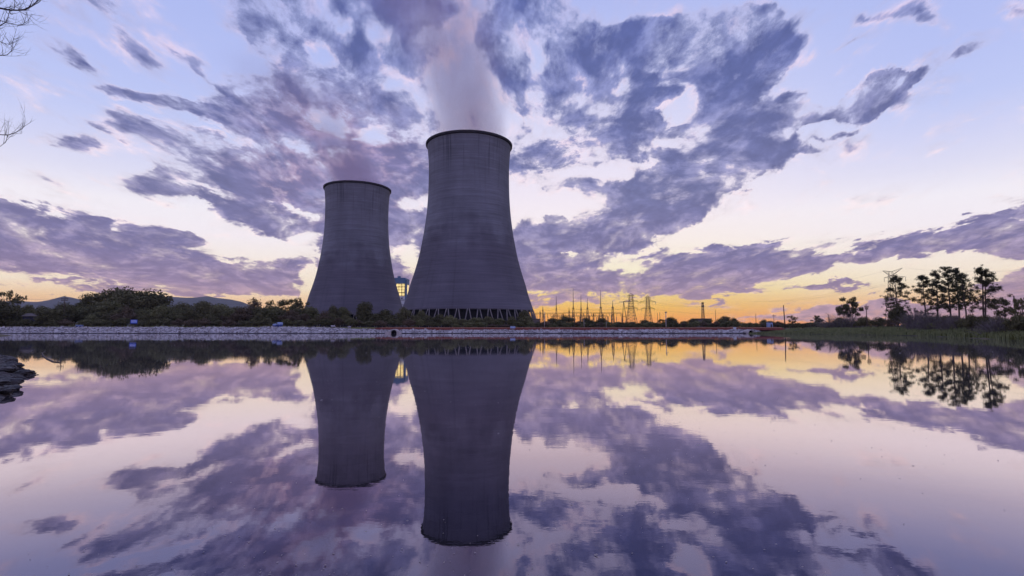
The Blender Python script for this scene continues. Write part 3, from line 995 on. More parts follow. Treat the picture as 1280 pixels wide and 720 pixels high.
def plant(key, px, top, wpx, Y, label, group=None, z0=None, rz=None):
    """Stand one plant with its axis on bearing px, its top at photo height top, wpx wide, at depth Y."""
    K = KINDS[key]
    p = at(px, top, Y)
    z = ground_h(p.x, Y) - .05 if z0 is None else z0
    if px < 560 and K['cat'] == 'tree' and key[:6] != 'sparse': wpx *= 1.22
    wid = abs(at(px + wpx / 2, top, Y).x - at(px - wpx / 2, top, Y).x)
    hh = max(.6, p.z - z)
    if K['src'] is None:
        o = thing(K['name'], label, K['cat'], group=group)
        K['t'].build('trunk' if K['cat'] == 'tree' else 'stems' if K['cat'] == 'shrub' else 'trunk', K['wood'], o)
        if K['c']:
            K['c'].build('crown' if K['cat'] == 'tree' else 'foliage', K['leaf'], o)
        K['src'] = o
    else:
        o = dup(K['src'], label)
        if group:
            o['group'] = group
        elif 'group' in o.keys():
            del o['group']
    o.location = (p.x, Y, z)
    o.rotation_euler = (0, 0, rng.uniform(0, 6.28) if rz is None else rz)
    sx = wid / K['w']
    o.scale = (sx, sx, hh / K['h'])
    return o


# left bank: named trees, back to front -----------------------------------------------------
for row in [
    ('dome', 154, 358.5, 70, 262, 'big broad domed dark tree, the tallest of the left bank thicket'),
    ('round0', 189, 361, 50, 268, 'large dark round-topped tree adjoining the right side of the big domed tree'),
    ('round1', 116, 366, 30, 258, 'medium dark round tree adjoining the left side of the big domed tree'),
    ('olive0', 140, 375.5, 36, 244, 'paler olive round tree standing in front of the big domed tree'),
    ('sparse0', 15, 362.5, 28, 236, 'sparse tree with a few leaf tufts at the far left edge'),
    ('round2', 2, 374, 40, 228, 'dark leafy tree cut by the left edge of the photo'),
    ('round3', 36, 380, 20, 246, 'small round tree below the left-hand hill, right of the sparse tuft tree'),
    ('round1', 62, 385, 38, 226, 'broad dark tree right of the small dim hut'),
    ('round0', 80, 377.5, 30, 252, 'dark tree rising behind the utility pole on the left bank'),
    ('round2', 101, 378, 24, 248, 'dark green tree between the utility pole and the domed tree'),
    ('olive1', 208, 380, 36, 246, 'wide olive tree below the right shoulder of the big domed tree'),
    ('round3', 228, 377.5, 32, 258, 'green round tree below the left end of the right-hand hill'),
    ('round1', 254, 376, 30, 242, 'tall blackish tree in front of the right-hand hill'),
    ('olive0', 276, 379.5, 30, 254, 'olive tree right of the blackish tree before the right-hand hill'),
    ('round2', 297, 383, 28, 250, 'low dark tree below the right end of the right-hand hill'),
    ('russet', 318, 373, 30, 258, 'brownish domed tree standing alone above the thicket, right of the hills'),
    ('olive1', 340, 379.5, 34, 246, 'wide dull olive tree right of the brownish domed tree'),
    ('sparse1', 353, 371, 38, 266, 'wide see-through tree with tufted flat top against the orange glow'),
    ('sparse0', 373, 371.5, 26, 262, 'see-through tree with a ragged top beside the left edge of the far tower'),
    ('round0', 366, 381, 24, 250, 'dark tree under the two see-through trees'),
    ('olive0', 387, 383, 26, 244, 'olive tree at the left foot of the far tower'),
    ('russet', 406, 388, 20, 240, 'small reddish tree in front of the far tower'),
    ('round3', 416, 381, 16, 246, 'slim dark tree in front of the middle-left of the far tower'),
    ('olive0', 429, 383.5, 22, 248, 'pale grey-green tree at the middle of the foot of the far tower'),
    ('round1', 456, 377, 26, 242, 'tall blackish flat-topped tree in front of the far tower'),
    ('round2', 481, 386, 24, 240, 'dark rounded tree at the right foot of the far tower'),
    ('round0', 504, 383, 19, 236, 'dark ball-shaped tree in the gap between the two towers'),
    ('round3', 527, 387, 15, 242, 'small dark tree at the left foot of the tall tower'),
    ('round1', 655, 388, 22, 246, 'dark tree at the right foot of the tall tower'),
    ('round2', 640, 395, 16, 240, 'low dark tree in front of the rightmost slanted legs of the tall tower'),
    ('olive1', 562, 394, 24, 236, 'low olive tree in front of the left slanted legs of the tall tower'),
]:
    plant(*row)

# left bank: the low front rows, alike within each stretch
for k, (x0, x1, label) in enumerate([
        (-14, 88, 'low dark shrub in the front row left of the small pale blue box'), (108, 158, 'low dark front-row shrub between the pale blue box and the blue notice board'),
        (176, 334, 'low dark front-row shrub between the blue notice board and the blue tanks'), (358, 440, 'low dark front-row shrub between the blue tanks and the red clay berm'),
        (446, 560, 'low dark shrub behind the left end of the red clay berm'), (570, 664, 'low dark shrub in front of the slanted legs of the tall tower')]):
    px_ = x0
    i = 0
    while px_ < x1:
        far = i % 2
        plant(('bush0', 'bush1', 'bush2', 'bush0', 'bush3')[rng.randrange(5)], px_, rng.uniform(394, 398) + (-4.5 if far else 2.5) + (1.5 if k > 3 else 0) + (3.2 if k == 5 else 0), rng.uniform(18, 27), 238 + rng.uniform(-3, 4) if far else 224 + rng.uniform(-3, 4), label, ('shrubs left of the pale blue box', 'shrubs right of the pale blue box', 'shrubs right of the notice board', 'shrubs right of the blue tanks', 'shrubs behind the end of the berm', 'shrubs before the tower legs')[k])
        px_ += rng.uniform(6.5, 9.5)
        i += 1
for k, (x0, x1, label) in enumerate([
        (-6, 96, 'mid-height tree inside the thicket left of the big domed tree'), (100, 220, 'mid-height tree inside the thicket below the big domed tree'),
        (226, 380, 'mid-height tree inside the thicket between the domed tree and the far tower')]):
    px_ = x0
    while px_ < x1:
        plant(('round0', 'olive0', 'round3', 'russet', 'olive1', 'round2')[rng.randrange(6)], px_, rng.uniform(381.5, 388), rng.uniform(22, 32), 240 + rng.uniform(-5, 8), label, ('thicket trees left of the domed tree', 'thicket trees below the domed tree', 'thicket trees right of the domed tree')[k])
        px_ += rng.uniform(9, 13)

# middle, behind the berm, in front of the switchyard
for row in [
    ('round0', 706, 394.5, 28, 262, 'broad dark tree left of the middle of the switchyard, the highest tree before it'),
    ('round1', 690, 397.5, 18, 258, 'dark tree adjoining the left side of the highest tree before the switchyard'),
    ('round2', 733, 397, 22, 262, 'dark round tree before the middle of the switchyard'),
    ('round3', 752, 397, 22, 258, 'dark round tree before the switchyard, next right of the middle one'),
    ('round0', 673, 402, 10, 262, 'small dark tree beside the right foot of the tall tower'),
    ('olive0', 772, 402, 18, 262, 'low olive tree left of the first crossarm pylon'),
    ('round1', 790, 402, 16, 266, 'low dark tree below the first crossarm pylon'),
    ('round2', 806, 399.5, 20, 262, 'dark tree below the second crossarm pylon'),
    ('sparse1', 829, 398, 16, 250, 'flat see-through tree beside the pale concrete pole'),
    ('round3', 838, 396, 22, 258, 'dark rounded tree behind the pale concrete pole'),
    ('olive0', 855, 401, 16, 262, 'low olive tree halfway from the pale pole to the radio mast'),
    ('round0', 867, 397.5, 18, 264, 'dark round tree left of the radio mast'),
    ('round1', 884, 399, 20, 260, 'dark tree at the foot of the radio mast'),
    ('round2', 906, 395, 24, 256, 'dark tall tree right of the radio mast, end of the dark clump'),
    ('round3', 917, 397, 14, 258, 'dark tree closing the right end of the clump by the radio mast'),
    ('sparse0', 990, 394, 13, 240, 'small dark tree with a spreading top right of the tall bare pole'),
    ('sparse2', 1022, 394, 16, 235, 'small round see-through tree left of the grass bank trees'),
    ('sapling', 1036, 392, 9, 214, 'bare sapling between the small round tree and the grey shrub'),
    ('olive1', 955, 399, 14, 262, 'small tree with a pointed top right of the dark clump'),
]:
    plant(*row)
for k, (x0, x1, label) in enumerate([(664, 780, 'low shrub along the berm before the switchyard'), (782, 926, 'low shrub along the berm between the pylons and the white post'),
                                     (930, 1046, 'low shrub along the berm right of the white post')]):
    px_ = x0
    while px_ < x1:
        plant('bush%d' % rng.randrange(4), px_, rng.uniform(400.5, 404.5), rng.uniform(13, 22), 236 + rng.uniform(-3, 8), label, ('shrubs before the switchyard', 'shrubs right of the pylons', 'shrubs right of the white post')[k])
        px_ += rng.uniform(6.5, 10)

# right bank: pines, their dry undergrowth ---------------------------------------------------
PINES = [
    (1119, 345.5, 116, dict(w_=6.4, first=.15, n_br=38, crown_bias=.6), 'bushy cone-shaped pine in front of the pylon, leftmost of the pines'),
    (1154, 343, 118, dict(w_=6.2, first=.22, n_br=30, crown_bias=.8), 'dense pine second from the left, right of the cone-shaped pine'),
    (1169, 338, 122, dict(w_=4.6, first=.32, n_br=24), 'slim pine with a bare lower trunk, third from the left'),
    (1184, 332.5, 118, dict(w_=5.2, first=.30, n_br=30), 'tall pine with a narrow dense top, in the middle of the pines'),
    (1195, 334.5, 124, dict(w_=3.8, first=.36, n_br=22), 'thin pine just right of the tall narrow one'),
    (1204, 342, 120, dict(w_=5.0, first=.34, n_br=24, lean=-.4), 'pine with flat side tufts left of the twin-trunk pine'),
    (1225, 333, 112, dict(w_=9.4, first=.34, n_br=40, twin=True), 'twin-trunk pine with the widest crown, rightmost of the tall pines'),
]
for i, (px_, top, Y, kw, label) in enumerate(PINES):
    Y = shore_Y(px_) * (1.17 + (Y - 112) * .006)
    p = at(px_, top, Y)
    z = ground_h(p.x, Y)
    h = p.z - z
    kw = dict(kw, w_=kw['w_'] * 1.12 * Y / 116, n_br=int(kw['n_br'] * 2.1), clump=(Y / 122) ** .8)
    t_, c = pine(100 + i, h=h, **kw)
    o = thing('pine_tree', label, 'tree', (p.x, Y, z), rng.uniform(-.3, .3))
    t_.build('trunk', m_bark, o)
    c.build('crown', m_needle, o)
for row in [
    ('sparse2', 1060, 371, 34, 150, 'wide low tree with an open round crown, left of the pines'),
    ('snag', 1213, 374, 8, 116, 'dead leaning snag between the two right-hand pines'),
    ('sparse1', 1254, 369, 34, 150, 'flat-topped sparse tree right of the twin-trunk pine'),
    ('sparse0', 1276, 371, 22, 148, 'sparse tree cut by the right edge of the photo'),
    ('dry1', 1056, 391, 48, 142, 'grey leafless shrub under the wide open-crowned tree'),
    ('bush0', 1049, 396, 16, 140, 'dark green bush at the left foot of the grey leafless shrub'),
    ('bush2', 1080, 395, 22, 146, 'dark bush beside the short pole with arms'),
    ('round3', 1122, 382, 28, 112, 'green leafy tree below the cone-shaped pine'),
    ('dry0', 1146, 384, 34, 108, 'tall grey twiggy shrub below the second pine'),
    ('dry1', 1166, 388, 34, 106, 'grey twiggy shrub below the slim third pine'),
    ('bush0', 1134, 393, 22, 106, 'dark bush between the green tree and the tall grey twiggy shrub'),
    ('dry0', 1192, 391, 30, 106, 'grey twiggy shrub below the tall narrow pine'),
    ('bush2', 1213, 392, 24, 105, 'blackish bush at the foot of the dead snag'),
    ('bush0', 1231, 393, 26, 106, 'blackish bush at the foot of the twin-trunk pine'),
    ('dry1', 1250, 392, 36, 108, 'dim twiggy shrub below the flat-topped sparse tree'),
    ('bush0', 1272, 393, 34, 108, 'dark bush below the sparse tree at the right edge'),
    ('bush2', 1098, 396, 26, 134, 'low dark bush between the short pole with arms and the pines'),
    ('bush3', 1112, 398, 20, 124, 'reddish-brown low bush left of the green leafy tree'),
]:
    row = list(row)
    row[4] = shore_Y(row[1]) * (1.13 + max(0, row[4] - 105) * (.002 if row[4] < 150 else .006))
    plant(*row)
for px_ in range(1150, 1300, 9):
    plant('bush%d' % rng.choice((0, 2)), px_ + rng.uniform(-3, 3), rng.uniform(393, 398), rng.uniform(16, 24), shore_Y(px_) * rng.uniform(1.16, 1.2), 'low dark bush in the row under the pines', 'bushes under the pines')

# reed bed on the right bank: blades standing all along the shore (nobody could count them)
REED_SHORE = [(90, 203), (97, 192), (104, 165), (102, 135), (93, 111), (73.5, 75), (62, 53)]
rd = MB()
rd_n = []
for i in range(30000):
    s = rng.random() ** 1.25
    s = 1 - s
    L = s * (len(REED_SHORE) - 1)
    L = (len(REED_SHORE) - 1) - L
    k = min(int(L), len(REED_SHORE) - 2)
    a, c = Vector((*REED_SHORE[k], 0)), Vector((*REED_SHORE[k + 1], 0))
    p = a.lerp(c, L - k)
    nrm = Vector((-(c - a).y, (c - a).x, 0)).normalized()
    dep = rng.random() ** 1.4 * 15
    p = p + nrm * (dep + .5 * math.sin(L * 9) + .3)
    if p.y > 203: continue
    z = max(-.1, ground_h(p.x, p.y)) - .05
    hh = rng.uniform(.9, 1.5) * (.75 if p.y > 165 else 1.0) * (.75 + .5 * mnoise.noise(Vector((p.x * .12, p.y * .12, 0))))
    t = rng.uniform(0, 3.14)
    t = math.atan2(nrm.y, nrm.x) - math.pi / 2 + rng.gauss(0, .6)
    u = Vector((math.cos(t), math.sin(t), 0)) * rng.uniform(.05, .10)
    ln = Vector((rng.gauss(.05, .18), rng.gauss(0, .18), 0)) * hh
    b0 = Vector((p.x, p.y, z))
    rd_n.append(tuple((Vector((-nrm.x, -nrm.y, 0)) * .45 + Vector((rng.gauss(0, .25), rng.gauss(0, .25), 1))).normalized()))
    rd.add([b0 - u, b0 + u, b0 + u * .7 + ln * .4 + Vector((0, 0, hh * .65)), b0 + ln + Vector((0, 0, hh)), b0 - u * .7 + ln * .4 + Vector((0, 0, hh * .65))], [(0, 1, 2, 3, 4)])
rd.n = [q_ for q_ in rd_n for _ in range(5)]
tag(rd.build('reeds', m_reed), 'green reeds and grass filling the bank along the right shore', 'reeds', kind='stuff')

# grass and weeds along the foot of the thicket and on the near mud
gr = MB()
for i in range(7000):
    x = rng.uniform(-232, -55)
    y = rng.uniform(210.5, 222)
    hh = rng.uniform(.25, .9)
    b0 = Vector((x, y, (bank_h(x, y) if y < 212 else 1.85) - .05))
    if y < 212 and rng.random() < .25: continue
    u = Vector((rng.uniform(.06, .16), 0, 0))
    b0.z = max(b0.z, 1.8)
    rd_ = Vector((rng.gauss(0, .2), rng.gauss(0, .1), hh))
    gr.add([b0 - u, b0 + u, b0 + rd_], [(0, 1, 2)])
for i in range(1500):
    x, y = rng.uniform(-34, -14), rng.uniform(15, 36)
    d = -sdf(x, y, SPIT)
    if d < .9 or mnoise.noise(Vector((x * .5, y * .5, 4))) < .05: continue
    b0 = Vector((x, y, spit_h(x, y) - .02))
    hh = rng.uniform(.08, .3)
    u = Vector((rng.uniform(.008, .02), 0, 0))
    gr.add([b0 - u, b0 + u, b0 + Vector((rng.gauss(0, .08), rng.gauss(0, .08), hh))], [(0, 1, 2)])
tag(gr.build('grass', m_reed), 'weedy grass at the foot of the thicket and on the near mud', 'grass', kind='stuff')

# far woods along the horizon
fw_ = MB()
r_ = random.Random(5)
for i in range(4200):
    a = R(r_.uniform(-52, 56))
    D = r_.uniform(640, 900)
    x, y = D * math.sin(a), D * math.cos(a)
    if 60 < y and abs(x - 30) < 40 and y < 600: continue
    hh = (6.0 + 3.2 * mnoise.noise(Vector((x * .012, y * .012, 0)))) * r_.uniform(.6, 1.05)
    q = r_.uniform(2.0, 4.5)
    leaf_quads(fw_, [(x, y, 1.5 + hh * .6, q, q, hh * .55)], 12, 1.15, r_)
tag(fw_.build('far_woods', m_leaf), 'far dark line of woods along the horizon', 'woods', kind='stuff')
# ------------------------------------------------------------------ built objects
def plain(name, rgb, rough=.6, spec=.3, var=.12, scale=1.0):
    a = lin(rgb)
    return noisy(name, tuple(q * (1 - var) for q in a), tuple(q * (1 + var) for q in a), scale, rough=rough, spec=spec)


m_steel = plain('grey_steel', (66, 62, 66), .6, .3)
m_white = plain('white_sheet', (206, 208, 214), .6, .3, .08, .15)
m_blue = plain('blue_cladding', (86, 116, 146), .6, .3, .10, .1)
m_navy = plain('blue_paint', (40, 58, 122), .5, .4)
m_panel = plain('pale_blue_panel', (146, 164, 200), .5, .3)
m_wood = plain('pole_timber', (84, 72, 66), .9, .1, .2, 3)
m_pconc = plain('pale_pole_concrete', (176, 168, 166), .85, .2, .1, 2)
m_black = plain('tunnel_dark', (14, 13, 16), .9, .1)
m_glass = plain('porcelain', (96, 84, 80), .3, .5)
m_roof = plain('dull_roof', (104, 96, 92), .8, .2)
m_hut = plain('hut_wall', (56, 56, 74), .8, .2)
m_rock = noisy('shore_rock', lin((120, 112, 116)), lin((186, 180, 184)), 1.5, bump=.03)
m_wet = noisy('wet_rock', lin((20, 16, 17)), lin((54, 45, 43)), 2.5, rough=.55, spec=.5, bump=.03)
m_cable = plain('cable', (40, 38, 42))


def glow(name, rgb, k):
    m, g, b = mat(name)
    b.inputs['Base Color'].default_value = (*lin(rgb), 1)
    tcn = g.n('ShaderNodeTexCoord').outputs['Object']
    f = g.noise(tcn, .22, 3, .6)
    g.put(b.inputs['Emission Color'], g.ramp(f, [(.3, tuple(q * .45 for q in lin(rgb))), (.62, lin(rgb))]))
    b.inputs['Emission Strength'].default_value = k
    return m


m_lit = glow('lit_hall_window', (255, 226, 150), 1.15)

# boiler house seen between the towers
Yb = 760
c0, c1 = at(484, 356, Yb), at(506.3, 356, Yb)
zb = lambda py: at(500, py, Yb).z
wd = c1.x - c0.x
cxm = (c0.x + c1.x) / 2
dp = 30.0
bh = thing('boiler_house', 'tall blue-topped boiler house with lit yellow windows between the two towers', 'building', (cxm, Yb + dp / 2, 1.5))
q = MB(); q.box((0, 0, (zb(370) - 1.5) / 2), (wd, dp, zb(370) - 1.5)); wall = q.build('wall', m_white, bh)
for py in (375, 381, 388):
    q = MB(); q.box((0, -dp / 2 - .1, zb(py) - 1.5), (wd * .998, .5, .7)); q.build('ledge', m_steel, bh)
q = MB(); q.box((wd * .33, -dp / 2 - .05, zb(372.7) - 1.5), (2.6, .3, 1.4)); q.build('window', m_black, bh)
q = MB(); q.box((0, .3, (zb(370) + zb(354.5)) / 2 - 1.5), (wd - 1.2, dp - .6, zb(354.5) - zb(370))); q.build('window', m_lit, bh)
hall = bh.children[-1]
q = MB()
zz0, zz1 = zb(370) - 1.5, zb(354.5) - 1.5
for i in range(7):
    q.box((-wd / 2 + .5 + (wd - 1) * i / 6, -dp / 2 - .2, (zz0 + zz1) / 2), (.75 if i % 2 else .4, .6, zz1 - zz0))
for i in range(5):
    q.box((0, -dp / 2 - .35, zz0 + (zz1 - zz0) * (i + .15) / 4.3), (wd - .4, .3, 1.0 if i in (1, 3) else .5))
q.build('frame', m_steel, hall)
q = MB(); q.box((-.4, 0, (zb(354.5) + zb(347.3)) / 2 - 1.5), (wd + 1.6, dp + 1.6, zb(347.3) - zb(354.5))); q.build('roof_block', m_blue, bh)
q = MB(); q.box((wd / 2 + 1.0, -dp / 2 + 3, (zb(375) + zb(349.5)) / 2 - 1.5), (2.4, 5, zb(349.5) - zb(375))); q.build('stair_shaft', m_blue, bh)
q = MB(); q.box((at(496.5, 345, Yb).x - cxm, 0, (zb(347.3) + zb(344.2)) / 2 - 1.5), (4.0, 7, zb(344.2) - zb(347.3))); q.build('penthouse', m_blue, bh)
q = MB(); q.box((at(490.5, 345, Yb).x - cxm, 2, zb(346.7) - 1.4), (9, 9, 1.2)); q.build('roof_plant', m_steel, bh)


# switchyard ---------------------------------------------------------------------------------
def lattice(b, w0, w1, z0, z1, panels, r, cx=0.0):
    def cor(z):
        t = (z - z0) / (z1 - z0)
        h = (w0 + (w1 - w0) * t) / 2
        return [Vector((cx + sx * h, sy * h, z)) for sx, sy in ((-1, -1), (1, -1), (1, 1), (-1, 1))]
    for k in range(4):
        r *= .985
        b.tube([cor(z0)[k], cor(z1)[k]], r * .78, 4)
    # panels get shorter as the tower narrows
    ks = [(1 - (1 - i / panels) ** 1.0) for i in range(panels + 1)]
    for i in range(panels):
        a, c = cor(z0 + (z1 - z0) * ks[i]), cor(z0 + (z1 - z0) * ks[i + 1])
        for k in range(4):
            n = (k + 1) % 4
            b.tube([a[k], c[n]], r * .45, 4, cap=False)
            b.tube([a[n], c[k]], r * .45, 4, cap=False)
            b.tube([c[k], c[n]], r * .45, 4, cap=False)


def mast(px, top, lat_top, w_px, label, Y=430, spike=True, foot=406):
    p0 = at(px, foot, Y)
    z0 = 1.7
    m_ = Y / 660.0
    o = thing('lightning_mast' if spike else 'switchyard_tower', label, 'mast', (p0.x, Y, z0))
    zl, zt = at(px, lat_top, Y).z - z0, at(px, top, Y).z - z0
    b = MB(); lattice(b, w_px * m_, w_px * m_ * .34, 0, zl, 6, .17); b.build('lattice_body', m_steel, o)
    b = MB(); b.tube([(0, 0, zl - .5), (0, 0, (zl + zt) / 2), (0, 0, zt)], [.34, .22, .10], 6); b.build('spike', m_steel, o)
    b = MB(); b.box((0, 0, zl), (w_px * m_ * .55, w_px * m_ * .55, .35)); b.build('cap_plate', m_steel, o)
    return o


for a in [
    (678.6, 383, 388, 3.4, 'short mast in the switchyard nearest to the tall tower'),
    (675.2, 388, 391, 3.0, 'shortest thin mast hard beside the tall tower'),
    (695.5, 370, 386, 3.4, 'slim spiked mast third from the tall tower'),
    (711.5, 384.5, 389, 2.6, 'short stub mast left of the tallest spiked mast'),
    (716.8, 360, 385, 4.6, 'tallest spiked mast of the switchyard'),
    (726.5, 368, 386, 3.2, 'thin spiked mast just right of the tallest one'),
    (734.5, 372.5, 385, 4.0, 'stout mast with a blunt tip, left of the second tallest spike'),
    (751.2, 362.5, 384, 4.8, 'second tallest spiked mast of the switchyard'),
    (766.2, 376, 384, 4.6, 'blunt mast with a wide body, right of the second tallest spike'),
]:
    mast(*a)


def pylon(px, top, Y, w_px, waist, arms, label, body_top_w=1.6):
    m_ = Y / 660.0
    p0 = at(px, 405, Y)
    z0 = 1.6
    o = thing('lattice_pylon', label, 'pylon', (p0.x, Y, z0))
    zz_ = lambda py: at(px, py, Y).z - z0
    b = MB()
    zw = zz_(waist)
    lattice(b, w_px * m_, w_px * m_ * .42, 0, zw, 6, .2)
    lattice(b, w_px * m_ * .42, body_top_w, zw, zz_(top), 5, .17)
    b.build('lattice_body', m_steel, o)
    for (py, hw) in arms:
        h = hw * m_
        b = MB()
        z = zz_(py)
        for s in (-1, 1):
            for yy in (-.8, .8):
                b.tube([(0, yy, z), (s * h, 0, z + .2)], .13, 4)
                b.tube([(0, yy, z + 1.9), (s * h, 0, z + .2)], .11, 4)
            for k in range(1, 5):
                t = k / 5
                b.tube([(s * h * t, 0, z + .1), (s * h * (t - .1), 0, z + 1.9 * (1 - t))], .08, 4, cap=False)
        arm = b.build('crossarm', m_steel, o)
        for s in (-1, 1):
            b = MB(); b.tube([(s * h * .97, 0, z + .2), (s * h * .97, 0, z - 1.8)], .14, 5); b.build('insulator', m_glass, arm)
    return o


pylon(789.2, 369.2, 430, 15, 386, [(377, 9), (385.5, 8), (369.6, 4)], 'nearer crossarm pylon of the switchyard, with the splayed legs', 2.6)
pylon(810.3, 372, 440, 11, 386, [(377.5, 10), (385.8, 8), (372.4, 3.5)], 'narrower crossarm pylon right of the splayed one', 2.0)

# leaning A-frame between the blunt mast and the first pylon
Y = 430
o = thing('a_frame_tower', 'slender A-frame tower with two leaning legs left of the splayed pylon', 'mast', (at(780.5, 405, Y).x, Y, 1.6))
zt = at(780.5, 376.5, Y).z - 1.6
for dx_, in ((-2.2,), (2.6,)):
    b = MB(); b.tube([(dx_, 0, 0), (-.3, 0, zt)], [.28, .2], 6); b.build('leg', m_steel, o)
b = MB(); b.tube([(-4.0, 0, zt - .6), (6.0, 0, zt - .2)], .18, 5); b.build('crossarm', m_steel, o)
b = MB(); b.tube([(-1.4, 0, zt * .45), (1.2, 0, zt * .45)], .15, 5); b.build('brace', m_steel, o)

# bus gantries
for i, (a, c, py, Y, label) in enumerate([
    (669, 704, 392.5, 410, 'low steel bus gantry nearest the tall tower'),
    (704, 742, 391.5, 414, 'steel bus gantry under the tallest spiked mast'),
    (742, 778, 392.0, 410, 'steel bus gantry right of the second tallest spike'),
    (690, 760, 395.5, 392, 'long lower bus gantry in front of the other gantries')]):
    x0, x1 = ax(a, Y), ax(c, Y)
    o = thing('bus_gantry', label, 'gantry', ((x0 + x1) / 2, Y, 1.6))
    zt = at(a, py, Y).z - 1.6
    L = x1 - x0
    b = MB()
    for yy, zz_ in ((-.4, 0), (.4, 0), (0, .8)):
        b.tube([(-L / 2, yy, zt + zz_), (L / 2, yy, zt + zz_)], .11, 4)
    for k in range(int(L / 1.6)):
        x = -L / 2 + 1.6 * k
        b.tube([(x, -.4, zt), (x + .8, 0, zt + .8)], .07, 4, cap=False)
        b.tube([(x + .8, 0, zt + .8), (x + 1.6, .4, zt)], .07, 4, cap=False)
    b.build('beam', m_steel, o)
    nc = max(3, int(L / 5.2))
    for k in range(nc):
        x = -L / 2 + L * k / (nc - 1)
        b = MB(); lattice(b, 1.3, .8, 0, zt, 4, .12, cx=x); b.build('column', m_steel, o)
    for k in range(nc * 2):
        x = -L / 2 + L * (k + .5) / (nc * 2)
        b = MB(); b.tube([(x, 0, zt), (x, 0, zt - 2.1)], .15, 5); b.build('insulator', m_glass, o)
for i in range(16):
    px_ = 672 + i * 6.6 + rng.uniform(-1.5, 1.5)
    Y = 400 + rng.uniform(-6, 20)
    h = at(px_, rng.uniform(392.5, 397), Y).z - 1.6
    if i == 0:
        o0 = o = thing('breaker_post', 'slim insulator post standing among the switchyard gantries', 'post', (ax(px_, Y), Y, 1.6), 0, 'insulator posts in the switchyard')
        b = MB(); b.tube([(0, 0, 0), (0, 0, .55)], [.16, .13], 6); b.build('post', m_steel, o)
        b = MB(); b.lathe([(.0, .55), (.26, .56), (.14, .6), (.26, .66), (.14, .7), (.26, .76), (.14, .8), (.26, .86), (.14, .9), (.2, .97), (0, 1.0)], 8); b.build('insulator', m_glass, o)
        o.scale = (1, 1, h)
    else:
        o = dup(o0); o.location = (ax(px_, Y), Y, 1.6); o.scale = (1, 1, h)

# radio mast
Y = 430
o = thing('radio_mast', 'lattice radio mast with antennas near its top, right of the switchyard', 'mast', (ax(879, Y), Y, 1.6))
zt = at(879, 378, Y).z - 1.6
b = MB(); lattice(b, 2.6, 1.0, 0, zt, 9, .19); b.build('lattice_body', m_steel, o)
for zz_, rr in ((zt - .5, .95), (zt - 3.0, 1.2)):
    b = MB(); b.lathe([(rr * .4, zz_ - .6), (rr, zz_ - .5), (rr, zz_ + .5), (rr * .4, zz_ + .6)], 10, closed=True); b.build('antenna', m_steel, o)

# big V-topped pylon behind the cone-shaped pine
Y = 400
o = thing('lattice_pylon', 'tall pylon with a V-shaped top rising behind the cone-shaped pine', 'pylon', (ax(1117, Y), Y, 1.6), R(-6))
zz_ = lambda py: at(1117, py, Y).z - 1.6
xx = lambda px_: (px_ - 1117) / 660 * Y
b = MB(); lattice(b, 8.5, 3.4, 0, zz_(362), 6, .2); lattice(b, 3.4, 2.4, zz_(362), zz_(344), 4, .17)
b.build('lattice_body', m_steel, o)
b = MB()
for yy in (-.7, .7):
    for tip, zt_ in ((xx(1107.6), zz_(338.3)), (xx(1131), zz_(335))):
        sg = 1 if tip > 0 else -1
        b.tube([(sg * 1.2, yy, zz_(344)), (tip, 0, zt_)], .13, 4)
        b.tube([(sg * .9, yy, zz_(339.4)), (tip, 0, zt_)], .12, 4)
        for k in range(1, 6):
            t = k / 6
            b.tube([(sg * 1.2 + (tip - sg * 1.2) * t, 0, zz_(344) + (zt_ - zz_(344)) * t), (sg * .9 + (tip - sg * .9) * (t - .1), 0, zz_(339.4) + (zt_ - zz_(339.4)) * (t - .1))], .08, 4, cap=False)
    b.tube([(-1.2, yy, zz_(344)), (-.9, yy, zz_(339.4))], .13, 4); b.tube([(1.2, yy, zz_(344)), (.9, yy, zz_(339.4))], .13, 4)
    b.tube([(-.9, yy, zz_(339.4)), (.9, yy, zz_(339.4))], .13, 4)
b.build('top_arm', m_steel, o)
b = MB()
for tip, zt_ in ((xx(1109), zz_(347)), (xx(1134), zz_(346.2))):
    for yy in (-.8, .8):
        b.tube([(0, yy, zz_(344.6)), (tip, 0, zt_)], .14, 4)
        b.tube([(0, yy, zz_(347.5)), (tip, 0, zt_)], .13, 4)
arm = b.build('crossarm', m_steel, o)
for tip, zt_ in ((xx(1109), zz_(347)), (xx(1122), zz_(347)), (xx(1134), zz_(346.2))):
    b = MB(); b.tube([(tip, 0, zt_), (tip, 0, zt_ - 3.4)], .13, 5); b.build('insulator', m_glass, arm)


# poles ---------------------------------------------------------------------------------------
def pole(px, top, foot, Y, label, r=.14, m=None, arms=(), lean=0.0, name='utility_pole', z0=None):
    p0 = at(px, foot, Y)
    z = max(ground_h(p0.x, Y), .3) - .1 if z0 is None else z0
    o = thing(name, label, 'pole', (p0.x, Y, z), 0)
    zt = at(px, top, Y).z - z
    b = MB(); b.tube([(0, 0, 0), (lean * .5, 0, zt * .5), (lean, 0, zt)], [r, r * .85, r * .66], 8); b.build('pole', m or m_wood, o, smooth=True)
    for (py, hw) in arms:
        za = at(px, py, Y).z - z
        h = hw * Y / 660
        b = MB(); b.box((lean * za / zt, -.16, za), (h * 2, .16, .2)); arm = b.build('crossarm', m or m_wood, o)
        for k in (-.95, -.45, .45, .95):
            b = MB(); b.tube([(lean * za / zt + h * k, -.16, za + .1), (lean * za / zt + h * k, -.16, za + .42)], .09, 6); b.build('insulator', m_glass, arm)
    return o


